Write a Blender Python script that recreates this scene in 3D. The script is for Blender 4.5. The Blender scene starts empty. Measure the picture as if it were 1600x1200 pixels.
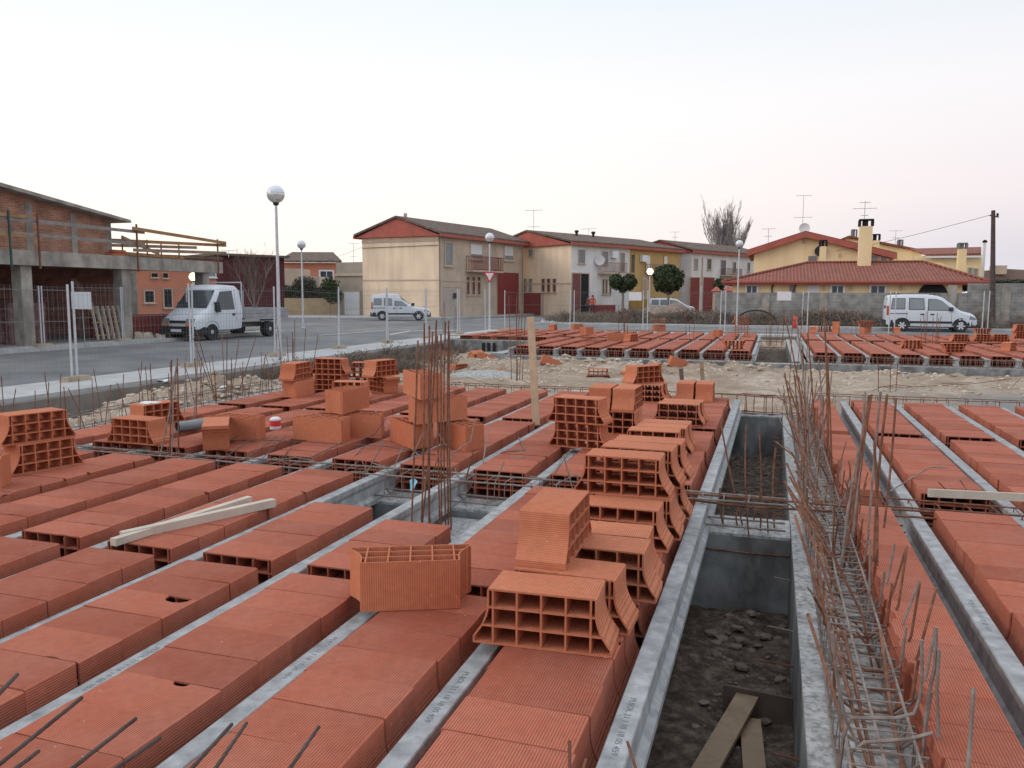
import bpy, bmesh, math, random
import numpy as np
from mathutils import Vector, Matrix, noise
random.seed(7)
R = math.radians
SC = bpy.context.scene
COL = SC.collection

# ------------------------------------------------------------------ camera
F, YAW, PIT, ROL, H = 1260.0, 0.31147, 0.11003, 0.00377, 1.574
_f0 = Vector((-math.sin(YAW), math.cos(YAW), 0)); _r0 = Vector((math.cos(YAW), math.sin(YAW), 0)); _u0 = Vector((0, 0, 1))
_fw = _f0*math.cos(PIT) - _u0*math.sin(PIT); _up = _u0*math.cos(PIT) + _f0*math.sin(PIT)
_rt = _r0*math.cos(ROL) + _up*math.sin(ROL); _up = _up*math.cos(ROL) - _r0*math.sin(ROL)
cam = bpy.data.cameras.new('camera'); camo = bpy.data.objects.new('camera', cam); COL.objects.link(camo)
m = Matrix((( _rt.x, _up.x, -_fw.x, 0), (_rt.y, _up.y, -_fw.y, 0), (_rt.z, _up.z, -_fw.z, H), (0, 0, 0, 1)))
camo.matrix_world = m
cam.sensor_width = 36; cam.lens = F/1600*36; cam.clip_end = 4000; cam.clip_start = 0.05
SC.camera = camo
# ------------------------------------------------------------------ world: dusk sky
SC.view_settings.view_transform = 'Standard'; SC.view_settings.look = 'None'
SC.view_settings.exposure = 0.25; SC.view_settings.gamma = 1
W = bpy.data.worlds.new('World'); SC.world = W; W.use_nodes = True
nt = W.node_tree; nt.nodes.clear()
def N(t, ty, **k):
    n = t.nodes.new(ty)
    for a, b in k.items(): setattr(n, a, b)
    return n
out = N(nt, 'ShaderNodeOutputWorld'); bg = N(nt, 'ShaderNodeBackground'); tc = N(nt, 'ShaderNodeTexCoord')
sx = N(nt, 'ShaderNodeSeparateXYZ'); nt.links.new(tc.outputs['Generated'], sx.inputs[0])
def ramp(t, pts):
    r = N(t, 'ShaderNodeValToRGB'); e = r.color_ramp.elements
    e[0].position, e[0].color = pts[0][0], (*pts[0][1], 1); e[1].position, e[1].color = pts[-1][0], (*pts[-1][1], 1)
    for p, c in pts[1:-1]:
        q = e.new(p); q.color = (*c, 1)
    return r
rl = ramp(nt, [(0, (.95, .80, .68)), (.06, (.86, .765, .70)), (.2, (.79, .775, .76)), (.34, (.66, .705, .735)), (.5, (.64, .71, .77)), (1, (.78, .83, .90))])
rr = ramp(nt, [(0, (.48, .52, .62)), (.045, (.49, .48, .55)), (.11, (.65, .595, .62)), (.22, (.69, .67, .695)), (.34, (.575, .635, .685)), (.5, (.58, .66, .74)), (1, (.78, .83, .90))])
nt.links.new(sx.outputs['Z'], rl.inputs[0]); nt.links.new(sx.outputs['Z'], rr.inputs[0])
dot = N(nt, 'ShaderNodeVectorMath', operation='DOT_PRODUCT'); dot.inputs[1].default_value = (-.92, .38, 0)
nt.links.new(tc.outputs['Generated'], dot.inputs[0])
mr = N(nt, 'ShaderNodeMapRange', interpolation_type='SMOOTHSTEP'); mr.inputs[1].default_value = -.15; mr.inputs[2].default_value = .93
nt.links.new(dot.outputs['Value'], mr.inputs[0])
mx = N(nt, 'ShaderNodeMix', data_type='RGBA'); nt.links.new(mr.outputs[0], mx.inputs[0])
nt.links.new(rr.outputs[0], mx.inputs[6]); nt.links.new(rl.outputs[0], mx.inputs[7])
nt.links.new(mx.outputs[2], bg.inputs[0]); bg.inputs[1].default_value = 1.15; nt.links.new(bg.outputs[0], out.inputs[0])
sun = bpy.data.lights.new('sun', 'SUN'); sun.energy = 0.8; sun.angle = R(25); sun.color = (1, .86, .74)
suno = bpy.data.objects.new('sun', sun); COL.objects.link(suno)
suno.rotation_euler = Vector((-.85, -.42, .42)).to_track_quat('Z', 'Y').to_euler()

# ------------------------------------------------------------------ measuring helpers (a photo point -> a real point on a real surface)
def ray(px, py): return _fw + _rt*((px-800)/F) - _up*((py-600)/F)
C0 = Vector((0, 0, H))
def at(px, py, z=0.0):
    d = ray(px, py); return C0 + d*((z-H)/d.z)
def dep(px, py, t): return C0 + ray(px, py)*t
def plan(px, t):
    d = _f0 + _r0*((px-800)/F); return Vector((d.x*t, d.y*t))
class Pl:                                   # a vertical plane through two plan points
    def __init__(s, a, b):
        s.a = Vector(a[:2]); s.d = (Vector(b[:2])-s.a).normalized(); s.L = (Vector(b[:2])-s.a).length
        s.n = Vector((s.d.y, -s.d.x))
        if s.n.dot(-s.a) < 0: s.n = -s.n
    def hit(s, px, py):
        d = ray(px, py); t = s.a.dot(s.n)/(d.x*s.n.x + d.y*s.n.y); p = C0 + d*t
        return (Vector((p.x, p.y))-s.a).dot(s.d), p.z
    def pt(s, u, z, o=0): q = s.a + s.d*u + s.n*o; return Vector((q.x, q.y, z))
    def rect(s, x0, y0, x1, y1):
        ym = (y0+y1)/2; xm = (x0+x1)/2
        return s.hit(x0, ym)[0], s.hit(x1, ym)[0], s.hit(xm, y1)[1], s.hit(xm, y0)[1]
# ------------------------------------------------------------------ mesh building
class MB:
    def __init__(s): s.v = []; s.f = []; s.sm = []
    def add(s, v, f, sm=False):
        o = len(s.v); s.v += [tuple(q) for q in v]; s.f += [tuple(i+o for i in q) for q in f]; s.sm += [sm]*len(f); return s
    def hexa(s, b, t):                      # bottom 4, top 4
        n = len(b); s.add(list(b)+list(t), [tuple(range(n))[::-1], tuple(range(n, 2*n))] + [(i, (i+1) % n, n+(i+1) % n, n+i) for i in range(n)]); return s
    def box(s, x0, x1, y0, y1, z0, z1):
        return s.hexa([(x0, y0, z0), (x1, y0, z0), (x1, y1, z0), (x0, y1, z0)], [(x0, y0, z1), (x1, y0, z1), (x1, y1, z1), (x0, y1, z1)])
    def prism(s, poly, z0, z1): return s.hexa([(p[0], p[1], z0) for p in poly], [(p[0], p[1], z1) for p in poly])
    def pbox(s, pl, u0, u1, z0, z1, o0, o1):    # box lying along a vertical plane, from offset o0 to o1
        c = [(u0, o0), (u1, o0), (u1, o1), (u0, o1)]
        return s.hexa([pl.pt(u, z0, o) for u, o in c], [pl.pt(u, z1, o) for u, o in c])
    def bar(s, a, b, w, h, up=(0, 0, 1)):       # square bar
        a, b = Vector(a), Vector(b); d = (b-a).normalized(); x = d.cross(Vector(up))
        if x.length < 1e-4: x = Vector((1, 0, 0))
        x.normalize(); y = x.cross(d); q = [x*w/2-y*h/2, x*w/2+y*h/2, -x*w/2+y*h/2, -x*w/2-y*h/2]
        return s.hexa([a+k for k in q], [b+k for k in q])
    def tube(s, pts, r, n=6, rs=None, cap=True):
        pts = [Vector(p) for p in pts]; V = []; k = len(pts); px = None
        for i, p in enumerate(pts):
            d = (pts[min(i+1, k-1)]-pts[max(i-1, 0)]).normalized()
            if px is None: x = d.cross(Vector((0, 0, 1)) if abs(d.z) < .9 else Vector((1, 0, 0)))
            else: x = px - d*px.dot(d)
            x.normalize(); px = x; y = d.cross(x); rr_ = rs[i] if rs else r
            for j in range(n):
                a = 2*math.pi*j/n; V.append(p + x*math.cos(a)*rr_ + y*math.sin(a)*rr_)
        f = [(i*n+j, i*n+(j+1) % n, (i+1)*n+(j+1) % n, (i+1)*n+j) for i in range(k-1) for j in range(n)]
        if cap: f += [tuple(range(n))[::-1], tuple((k-1)*n+j for j in range(n))]
        return s.add(V, f, True)
    def lathe(s, c, prof, n=16, ax=None):
        V = []; c = Vector(c); ax = Vector(ax or (0, 0, 1)).normalized()
        x = ax.cross(Vector((0, 1, 0)) if abs(ax.y) < .9 else Vector((1, 0, 0))).normalized(); y = ax.cross(x)
        for r, z in prof:
            for j in range(n):
                a = 2*math.pi*j/n; V.append(c + x*(r*math.cos(a)) + y*(r*math.sin(a)) + ax*z)
        k = len(prof)
        f = [(i*n+j, i*n+(j+1) % n, (i+1)*n+(j+1) % n, (i+1)*n+j) for i in range(k-1) for j in range(n)]
        f += [tuple(range(n))[::-1], tuple((k-1)*n+j for j in range(n))]
        return s.add(V, f, True)
    def mesh(s, name, mat=None, off=None):
        me = bpy.data.meshes.new(name)
        v = np.array(s.v, dtype=float).reshape(-1, 3)
        if off is not None: v = v - np.array(off)
        me.from_pydata(v.tolist(), [], s.f)
        me.polygons.foreach_set('use_smooth', [True]*len(s.f) if any(s.sm) else [False]*len(s.f))
        if any(s.sm): me.set_sharp_from_angle(angle=R(38))
        if mat:
            me.materials.append(mat)
        me.update(); return me
    def build(s, name, mat, parent=None):
        off = parent_loc(parent) if parent else Vector((0, 0, 0))
        o = bpy.data.objects.new(name, s.mesh(name, mat, off)); COL.objects.link(o); o.parent = parent; return o
def parent_loc(p):
    l = Vector((0, 0, 0))
    while p: l = l + p.location; p = p.parent
    return l
def empty(name, loc, label=None, cat=None, group=None, rz=0):
    o = bpy.data.objects.new(name, None); COL.objects.link(o); o.location = loc; o.rotation_euler = (0, 0, rz); o.empty_display_size = .1
    return tag(o, label, cat, group)
def tag(o, label=None, cat=None, group=None, kind=None):
    if label: o['label'] = label
    if cat: o['category'] = cat
    if group: o['group'] = group
    if kind: o['kind'] = kind
    return o
def solo(mb, name, mat, label, cat, group=None, org=None):      # a thing that is one mesh, origin at its own place
    v = np.array(mb.v); c = Vector(org) if org is not None else Vector(((v[:, 0].min()+v[:, 0].max())/2, (v[:, 1].min()+v[:, 1].max())/2, v[:, 2].min()))
    o = bpy.data.objects.new(name, mb.mesh(name, mat, c)); COL.objects.link(o); o.location = c; return tag(o, label, cat, group)
def kids(o): return [c for c in bpy.data.objects if c.parent == o]
def copy_tree(o, parent=None, _k=None):
    ks = _k if _k is not None else {}
    if not ks:
        for c in bpy.data.objects: ks.setdefault(c.parent, []).append(c)
        ks.setdefault('x', [])
    c = o.copy(); COL.objects.link(c); c.parent = parent
    for ch in ks.get(o, []): copy_tree(ch, c, ks)
    return c
# ------------------------------------------------------------------ materials
def mat(name, col, rough=.85, var=.15, scale=8, bump=.15, bscale=60, col2=None, c2scale=3, c2amt=.5, metal=0, spec=.3, coords='Object', emit=None, detail=6):
    M = bpy.data.materials.new(name); M.use_nodes = True; t = M.node_tree; b = t.nodes['Principled BSDF']
    b.inputs['Roughness'].default_value = rough; b.inputs['Metallic'].default_value = metal; b.inputs['Specular IOR Level'].default_value = spec
    g = N(t, 'ShaderNodeNewGeometry'); src = g.outputs['Position'] if coords == 'World' else N(t, 'ShaderNodeTexCoord').outputs['Object']
    n1 = N(t, 'ShaderNodeTexNoise'); n1.inputs['Scale'].default_value = scale; n1.inputs['Detail'].default_value = detail; t.links.new(src, n1.inputs['Vector'])
    r = N(t, 'ShaderNodeMapRange'); r.inputs[1].default_value = .3; r.inputs[2].default_value = .7; r.inputs[3].default_value = 1-var; r.inputs[4].default_value = 1+var; t.links.new(n1.outputs[0], r.inputs[0])
    base = N(t, 'ShaderNodeRGB'); base.outputs[0].default_value = (*col, 1); cur = base.outputs[0]
    if col2:
        n2 = N(t, 'ShaderNodeTexNoise'); n2.inputs['Scale'].default_value = c2scale; n2.inputs['Detail'].default_value = 5; n2.inputs['Roughness'].default_value = .6; v2 = src
        if 'render' in name or 'concrete' in name:      # rain streaks run down these surfaces
            mpp = N(t, 'ShaderNodeMapping'); mpp.inputs['Scale'].default_value = (1.6, 1.6, .22 if 'render' in name else .6); t.links.new(src, mpp.inputs['Vector']); v2 = mpp.outputs[0]
        t.links.new(v2, n2.inputs['Vector'])
        r2 = N(t, 'ShaderNodeMapRange'); r2.inputs[1].default_value = .42; r2.inputs[2].default_value = .64; r2.inputs[4].default_value = c2amt; t.links.new(n2.outputs[0], r2.inputs[0])
        m2 = N(t, 'ShaderNodeMix', data_type='RGBA'); t.links.new(r2.outputs[0], m2.inputs[0]); t.links.new(cur, m2.inputs[6]); m2.inputs[7].default_value = (*col2, 1); cur = m2.outputs[2]
    mu = N(t, 'ShaderNodeVectorMath', operation='SCALE'); t.links.new(cur, mu.inputs[0]); t.links.new(r.outputs[0], mu.inputs['Scale']); t.links.new(mu.outputs[0], b.inputs['Base Color'])
    if bump:
        n3 = N(t, 'ShaderNodeTexNoise'); n3.inputs['Scale'].default_value = bscale; n3.inputs['Detail'].default_value = 4; t.links.new(src, n3.inputs['Vector'])
        bp = N(t, 'ShaderNodeBump'); bp.inputs['Strength'].default_value = bump; bp.inputs['Distance'].default_value = .01; t.links.new(n3.outputs[0], bp.inputs['Height']); t.links.new(bp.outputs[0], b.inputs['Normal'])
    if emit:
        b.inputs['Emission Color'].default_value = (*emit[0], 1); b.inputs['Emission Strength'].default_value = emit[1]
    return M
def clay_mat(name, c1, c2, dust=.25, groove=1.0):
    M = bpy.data.materials.new(name); M.use_nodes = True; t = M.node_tree; b = t.nodes['Principled BSDF']; L = t.links.new
    b.inputs['Roughness'].default_value = .88; b.inputs['Specular IOR Level'].default_value = .22
    tcn = N(t, 'ShaderNodeTexCoord'); g = N(t, 'ShaderNodeNewGeometry'); oi = N(t, 'ShaderNodeObjectInfo')
    ad = N(t, 'ShaderNodeMath', operation='ADD'); L(oi.outputs['Random'], ad.inputs[0]); L(g.outputs['Random Per Island'], ad.inputs[1])
    fr = N(t, 'ShaderNodeMath', operation='FRACT'); L(ad.outputs[0], fr.inputs[0])
    mx = N(t, 'ShaderNodeMix', data_type='RGBA'); mx.inputs[6].default_value = (*c1, 1); mx.inputs[7].default_value = (*c2, 1); L(fr.outputs[0], mx.inputs[0])
    n1 = N(t, 'ShaderNodeTexNoise'); n1.inputs['Scale'].default_value = 3.2; n1.inputs['Detail'].default_value = 7; n1.inputs['Roughness'].default_value = .62; L(g.outputs['Position'], n1.inputs['Vector'])
    r1 = N(t, 'ShaderNodeMapRange'); r1.inputs[1].default_value = .38; r1.inputs[2].default_value = .68; r1.inputs[4].default_value = dust; L(n1.outputs[0], r1.inputs[0])
    m2 = N(t, 'ShaderNodeMix', data_type='RGBA'); L(r1.outputs[0], m2.inputs[0]); L(mx.outputs[2], m2.inputs[6]); m2.inputs[7].default_value = (.46, .215, .16, 1)
    n2 = N(t, 'ShaderNodeTexNoise'); n2.inputs['Scale'].default_value = 26; n2.inputs['Detail'].default_value = 5; L(g.outputs['Position'], n2.inputs['Vector'])
    r2 = N(t, 'ShaderNodeMapRange'); r2.inputs[1].default_value = .3; r2.inputs[2].default_value = .7; r2.inputs[3].default_value = .92; r2.inputs[4].default_value = 1.07; L(n2.outputs[0], r2.inputs[0])
    # extrusion grooves: lines along the local y axis, their shade darkened into the colour
    s = N(t, 'ShaderNodeSeparateXYZ'); L(tcn.outputs['Object'], s.inputs[0])
    a2 = N(t, 'ShaderNodeMath', operation='ADD'); L(s.outputs['X'], a2.inputs[0]); L(s.outputs['Z'], a2.inputs[1])
    sc = N(t, 'ShaderNodeMath', operation='MULTIPLY'); L(a2.outputs[0], sc.inputs[0]); sc.inputs[1].default_value = 2*math.pi/.0108
    sn = N(t, 'ShaderNodeMath', operation='SINE'); L(sc.outputs[0], sn.inputs[0])
    gr = N(t, 'ShaderNodeMapRange'); gr.inputs[1].default_value = .35; gr.inputs[2].default_value = .95; L(sn.outputs[0], gr.inputs[0])
    # speck of mortar
    v = N(t, 'ShaderNodeTexVoronoi'); v.inputs['Scale'].default_value = 17; L(g.outputs['Position'], v.inputs['Vector'])
    sp = N(t, 'ShaderNodeMath', operation='LESS_THAN'); sp.inputs[1].default_value = .075; L(v.outputs['Distance'], sp.inputs[0])
    spm = N(t, 'ShaderNodeMath', operation='MULTIPLY'); spm.inputs[1].default_value = .55; L(sp.outputs[0], spm.inputs[0])
    n4 = N(t, 'ShaderNodeTexNoise'); n4.inputs['Scale'].default_value = 1.7; L(g.outputs['Position'], n4.inputs['Vector'])
    gt = N(t, 'ShaderNodeMath', operation='GREATER_THAN'); gt.inputs[1].default_value = .54; L(n4.outputs[0], gt.inputs[0])
    sp2 = N(t, 'ShaderNodeMath', operation='MULTIPLY'); L(spm.outputs[0], sp2.inputs[0]); L(gt.outputs[0], sp2.inputs[1])
    m3 = N(t, 'ShaderNodeMix', data_type='RGBA'); L(sp2.outputs[0], m3.inputs[0]); L(m2.outputs[2], m3.inputs[6]); m3.inputs[7].default_value = (.62, .5, .43, 1)
    gm = N(t, 'ShaderNodeMath', operation='MULTIPLY_ADD'); L(gr.outputs[0], gm.inputs[0]); gm.inputs[1].default_value = -.30*groove; L(r2.outputs[0], gm.inputs[2])
    mu = N(t, 'ShaderNodeVectorMath', operation='SCALE'); L(m3.outputs[2], mu.inputs[0]); L(gm.outputs[0], mu.inputs['Scale']); L(mu.outputs[0], b.inputs['Base Color'])
    bp = N(t, 'ShaderNodeBump'); bp.inputs['Strength'].default_value = .55*groove; bp.inputs['Distance'].default_value = .002; bp.invert = True; L(gr.outputs[0], bp.inputs['Height']); L(bp.outputs[0], b.inputs['Normal'])
    return M
def brick_mat(name, c1, c2, mortar, sc=1.0, axis='XZ'):
    M = bpy.data.materials.new(name); M.use_nodes = True; t = M.node_tree; b = t.nodes['Principled BSDF']; L = t.links.new
    b.inputs['Roughness'].default_value = .9; g = N(t, 'ShaderNodeNewGeometry'); s = N(t, 'ShaderNodeSeparateXYZ'); L(g.outputs['Position'], s.inputs[0])
    ad = N(t, 'ShaderNodeMath', operation='ADD'); L(s.outputs['X'], ad.inputs[0]); L(s.outputs['Y'], ad.inputs[1])
    c = N(t, 'ShaderNodeCombineXYZ'); L(ad.outputs[0], c.inputs[0]); L(s.outputs['Z'], c.inputs[1])
    br = N(t, 'ShaderNodeTexBrick'); br.inputs['Scale'].default_value = sc; br.inputs['Brick Width'].default_value = .26; br.inputs['Row Height'].default_value = .075; br.inputs['Mortar Size'].default_value = .008
    br.inputs['Color1'].default_value = (*c1, 1); br.inputs['Color2'].default_value = (*c2, 1); br.inputs['Mortar'].default_value = (*mortar, 1); L(c.outputs[0], br.inputs['Vector'])
    n = N(t, 'ShaderNodeTexNoise'); n.inputs['Scale'].default_value = 2.5; n.inputs['Detail'].default_value = 6; L(g.outputs['Position'], n.inputs['Vector'])
    r = N(t, 'ShaderNodeMapRange'); r.inputs[1].default_value = .3; r.inputs[2].default_value = .7; r.inputs[3].default_value = .65; r.inputs[4].default_value = 1.25; L(n.outputs[0], r.inputs[0])
    mu = N(t, 'ShaderNodeVectorMath', operation='SCALE'); L(br.outputs[0], mu.inputs[0]); L(r.outputs[0], mu.inputs['Scale']); L(mu.outputs[0], b.inputs['Base Color'])
    return M
def ground_mat():
    M = bpy.data.materials.new('earth'); M.use_nodes = True; t = M.node_tree; b = t.nodes['Principled BSDF']; L = t.links.new
    b.inputs['Roughness'].default_value = .95; b.inputs['Specular IOR Level'].default_value = .1
    g = N(t, 'ShaderNodeNewGeometry'); s = N(t, 'ShaderNodeSeparateXYZ'); L(g.outputs['Position'], s.inputs[0])
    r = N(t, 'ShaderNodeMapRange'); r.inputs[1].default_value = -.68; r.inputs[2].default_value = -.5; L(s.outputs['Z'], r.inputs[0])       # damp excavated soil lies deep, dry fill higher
    n = N(t, 'ShaderNodeTexNoise'); n.inputs['Scale'].default_value = 1.1; n.inputs['Detail'].default_value = 9; n.inputs['Roughness'].default_value = .65; L(g.outputs['Position'], n.inputs['Vector'])
    dr = ramp(t, [(.3, (.26, .195, .15)), (.45, (.32, .245, .185)), (.56, (.39, .31, .24)), (.7, (.50, .42, .35))]); L(n.outputs[0], dr.inputs[0])
    v = N(t, 'ShaderNodeTexVoronoi'); v.inputs['Scale'].default_value = 9; L(g.outputs['Position'], v.inputs['Vector'])
    vr = ramp(t, [(.0, (.62, .58, .52)), (.22, (.50, .45, .39)), (.30, (0, 0, 0)), (1, (0, 0, 0))])
    st = N(t, 'ShaderNodeMapRange'); st.inputs[1].default_value = .2; st.inputs[2].default_value = .32; st.inputs[3].default_value = 1; st.inputs[4].default_value = 0; L(v.outputs['Distance'], st.inputs[0])
    n5 = N(t, 'ShaderNodeTexNoise'); n5.inputs['Scale'].default_value = 1.9; n5.inputs['Detail'].default_value = 4; L(g.outputs['Position'], n5.inputs['Vector'])
    st2 = N(t, 'ShaderNodeMapRange'); st2.inputs[1].default_value = .47; st2.inputs[2].default_value = .6; L(n5.outputs[0], st2.inputs[0])
    stm = N(t, 'ShaderNodeMath', operation='MULTIPLY'); L(st.outputs[0], stm.inputs[0]); L(st2.outputs[0], stm.inputs[1])
    m0 = N(t, 'ShaderNodeMix', data_type='RGBA'); L(stm.outputs[0], m0.inputs[0]); L(dr.outputs[0], m0.inputs[6]); m0.inputs[7].default_value = (.66, .60, .52, 1)
    gx_ = N(t, 'ShaderNodeMapRange'); gx_.inputs[1].default_value = .5; gx_.inputs[2].default_value = 4.5; L(s.outputs['X'], gx_.inputs[0]); gy_ = N(t, 'ShaderNodeMapRange'); gy_.inputs[1].default_value = 19.6; gy_.inputs[2].default_value = 17.8; L(s.outputs['Y'], gy_.inputs[0])
    ng = N(t, 'ShaderNodeTexNoise'); ng.inputs['Scale'].default_value = .7; ng.inputs['Detail'].default_value = 6; L(g.outputs['Position'], ng.inputs['Vector']); ng2 = N(t, 'ShaderNodeMapRange'); ng2.inputs[1].default_value = .36; ng2.inputs[2].default_value = .52; L(ng.outputs[0], ng2.inputs[0])
    q1 = N(t, 'ShaderNodeMath', operation='MULTIPLY'); L(gx_.outputs[0], q1.inputs[0]); L(gy_.outputs[0], q1.inputs[1]); q2 = N(t, 'ShaderNodeMath', operation='MULTIPLY'); L(q1.outputs[0], q2.inputs[0]); L(ng2.outputs[0], q2.inputs[1])
    mg = N(t, 'ShaderNodeMix', data_type='RGBA'); L(q2.outputs[0], mg.inputs[0]); L(m0.outputs[2], mg.inputs[6]); mg.inputs[7].default_value = (.235, .23, .222, 1); m0 = mg
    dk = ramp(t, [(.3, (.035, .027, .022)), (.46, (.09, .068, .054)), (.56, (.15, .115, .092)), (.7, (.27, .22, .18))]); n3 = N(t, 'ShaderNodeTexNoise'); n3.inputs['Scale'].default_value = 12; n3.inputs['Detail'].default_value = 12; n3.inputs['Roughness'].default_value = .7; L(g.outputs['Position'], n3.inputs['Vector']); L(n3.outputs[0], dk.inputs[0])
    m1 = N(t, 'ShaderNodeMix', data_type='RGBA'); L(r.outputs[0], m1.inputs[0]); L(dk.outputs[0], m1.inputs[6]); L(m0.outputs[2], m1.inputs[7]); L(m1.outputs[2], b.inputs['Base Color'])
    bp = N(t, 'ShaderNodeBump'); bp.inputs['Strength'].default_value = .8; bp.inputs['Distance'].default_value = .03; n6 = N(t, 'ShaderNodeTexNoise'); n6.inputs['Scale'].default_value = 20; n6.inputs['Detail'].default_value = 10; n6.inputs['Roughness'].default_value = .7; L(g.outputs['Position'], n6.inputs['Vector']); L(n6.outputs[0], bp.inputs['Height']); L(bp.outputs[0], b.inputs['Normal'])
    return M
def leafy(name, c1, c2):
    M = bpy.data.materials.new(name); M.use_nodes = True; t = M.node_tree; b = t.nodes['Principled BSDF']; g = N(t, 'ShaderNodeNewGeometry')
    r = ramp(t, [(0, c1), (1, c2)]); t.links.new(g.outputs['Random Per Island'], r.inputs[0]); t.links.new(r.outputs[0], b.inputs['Base Color']); b.inputs['Roughness'].default_value = .8
    return M
clay_floor = clay_mat('clay_weathered', (.35, .094, .054), (.50, .146, .086), .32, 1.4)
clay_loose = clay_mat('clay_fresh', (.53, .168, .085), (.62, .222, .118), .14, 1.0)
beam_m = mat('precast_concrete', (.385, .39, .395), .8, .22, 14, .3, 90, (.25, .255, .26), 5, .75, coords='World')
conc = mat('poured_concrete', (.43, .43, .425), .85, .25, 9, .7, 45, (.16, .155, .15), 19, .75, coords='World')
wallc = mat('damp_foundation_concrete', (.24, .25, .255), .8, .3, 5, .35, 30, (.09, .085, .08), 2.2, .85, coords='World')
conc_old = mat('bare_concrete_frame', (.38, .345, .30), .9, .2, 3, .3, 20, (.18, .165, .15), 1.2, .7, coords='World')
rust = mat('rusty_steel', (.17, .075, .048), .8, .35, 25, .3, 120, (.30, .15, .09), 9, .6, metal=.15, coords='World')
rustg = mat('grey_mortar_splashed_steel', (.25, .215, .195), .75, .25, 25, .3, 120, (.20, .11, .08), 7, .55, metal=.1, coords='World')
asph = mat('asphalt', (.165, .165, .172), .9, .2, .9, .3, 150, (.235, .225, .21), .22, .8, coords='World')
walk = mat('pavement_concrete', (.44, .44, .44), .85, .12, 3, .1, 50, (.34, .34, .33), .9, .6, coords='World')
kerbside = mat('rough_kerb_backing', (.22, .20, .185), .95, .3, 4, .6, 20, (.12, .105, .09), 2, .7, coords='World')
paintw = mat('road_marking_white', (.70, .70, .70), .7, .15, 6, 0, coords='World')
galv = mat('galvanised_steel', (.55, .57, .60), .45, .1, 10, 0, metal=.35, spec=.5)
wood = mat('sawn_pine', (.50, .38, .26), .75, .16, 5, .2, 60, (.38, .27, .18), 6, .6)
woodp = mat('pale_timber', (.56, .50, .42), .75, .14, 5, .2, 60, (.44, .37, .30), 6, .5)
woodd = mat('dark_weathered_timber', (.13, .10, .08), .85, .25, 5, .2, 60)
woodo = mat('orange_formwork_timber', (.34, .19, .09), .8, .25, 3, .2, 40)
board_m = mat('dirty_plank', (.30, .215, .145), .85, .25, 6, .3, 60, (.18, .13, .09), 5, .6)
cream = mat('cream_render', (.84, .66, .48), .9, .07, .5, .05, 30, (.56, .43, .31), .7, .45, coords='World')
creamd = mat('beige_and_shaded_cream_render', (.54, .43, .33), .9, .12, .8, .05, 30, (.42, .34, .27), .6, .6, coords='World')  # beige trim, and darkened cream with the street front's shade in its colour
whitew = mat('white_render', (.74, .71, .70), .9, .09, .8, .05, 30, (.56, .54, .53), .7, .5, coords='World')
ochre = mat('ochre_render', (.52, .35, .15), .9, .06, .8, .05, 30, (.44, .30, .13), .7, .5, coords='World')
yellow = mat('yellow_render', (.88, .69, .41), .9, .04, .6, .05, 30, (.68, .49, .26), .5, .5, coords='World')
redp = mat('red_painted_render', (.42, .115, .085), .85, .1, 1.5, .05, 30, (.35, .13, .10), 1, .5, coords='World')
redd = mat('dark_red_metal_door', (.23, .045, .042), .6, .1, 2, .05, 30, coords='World')
maroon = mat('maroon_cladding', (.10, .03, .034), .8, .15, 2, .05, 30, coords='World')
tileb = mat('brown_roof_tiles', (.125, .09, .075), .9, .3, 3, .5, 8, (.20, .14, .105), 2, .6, coords='World')
dark = mat('dark_void', (.02, .02, .022), .8, .1, 3, 0)
glass = mat('window_glass', (.05, .065, .075), .12, .1, 2, 0, spec=.6)
glassg = mat('grey_window_glass', (.22, .25, .26), .2, .1, 2, 0, spec=.6)
white = mat('white_paint', (.72, .73, .75), .45, .04, 4, 0, spec=.4)
car_w = mat('white_car_paint', (.64, .67, .72), .3, .05, 2, 0, spec=.5)
rubber = mat('black_rubber_plastic', (.03, .032, .035), .7, .1, 6, 0)
hub = mat('wheel_rim', (.45, .46, .48), .5, .1, 6, 0, metal=.3)
redl = mat('red_lamp_plastic', (.45, .05, .03), .35, .05, 5, 0)
orangel = mat('orange_indicator', (.75, .22, .05), .35, .05, 5, 0)
signred = mat('sign_red', (.62, .05, .05), .5, .03, 5, 0)
red_rag = mat('red_marking_paint', (.55, .10, .08), .8, .2, 9, 0)
chrome = mat('mirror_lamp_globe_base', (.72, .73, .74), .28, .03, 5, 0, metal=.55)
opal = mat('opal_lamp_globe', (.72, .75, .80), .25, .03, 5, 0, spec=.5)
litg = mat('lit_globe', (.9, .95, .6), .4, 0, 5, 0, emit=((1, 1, .62), 3.0))
lity = mat('lit_lamp', (.95, .95, .4), .4, 0, 5, 0, emit=((1, .95, .35), 3.5))
brickr = brick_mat('rough_red_brick', (.46, .21, .13), (.36, .15, .09), (.40, .32, .26))
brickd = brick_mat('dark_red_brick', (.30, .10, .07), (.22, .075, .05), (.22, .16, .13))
block_grey = brick_mat('grey_block_wall', (.30, .285, .27), (.27, .26, .245), (.24, .23, .215), .42)
orangew = mat('orange_render', (.52, .21, .13), .9, .06, 1, 0, coords='World')
earth = ground_mat()
rocks_m = mat('pale_rubble', (.50, .42, .345), .95, .25, 3, .5, 20, (.36, .29, .22), 5, .6, coords='World')
rockd = mat('dark_soil_rock', (.19, .15, .125), .95, .3, 5, .5, 20, coords='World')
weed_m = leafy('dry_weed', (.10, .078, .064), (.29, .225, .175))
leaf_m = leafy('dark_leaves', (.016, .032, .012), (.055, .075, .026))
hedge_m = leafy('hedge_leaves', (.03, .035, .022), (.10, .10, .07))
twig_m = mat('pale_bare_twigs', (.33, .285, .27), .9, .2, 8, 0)
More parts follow.
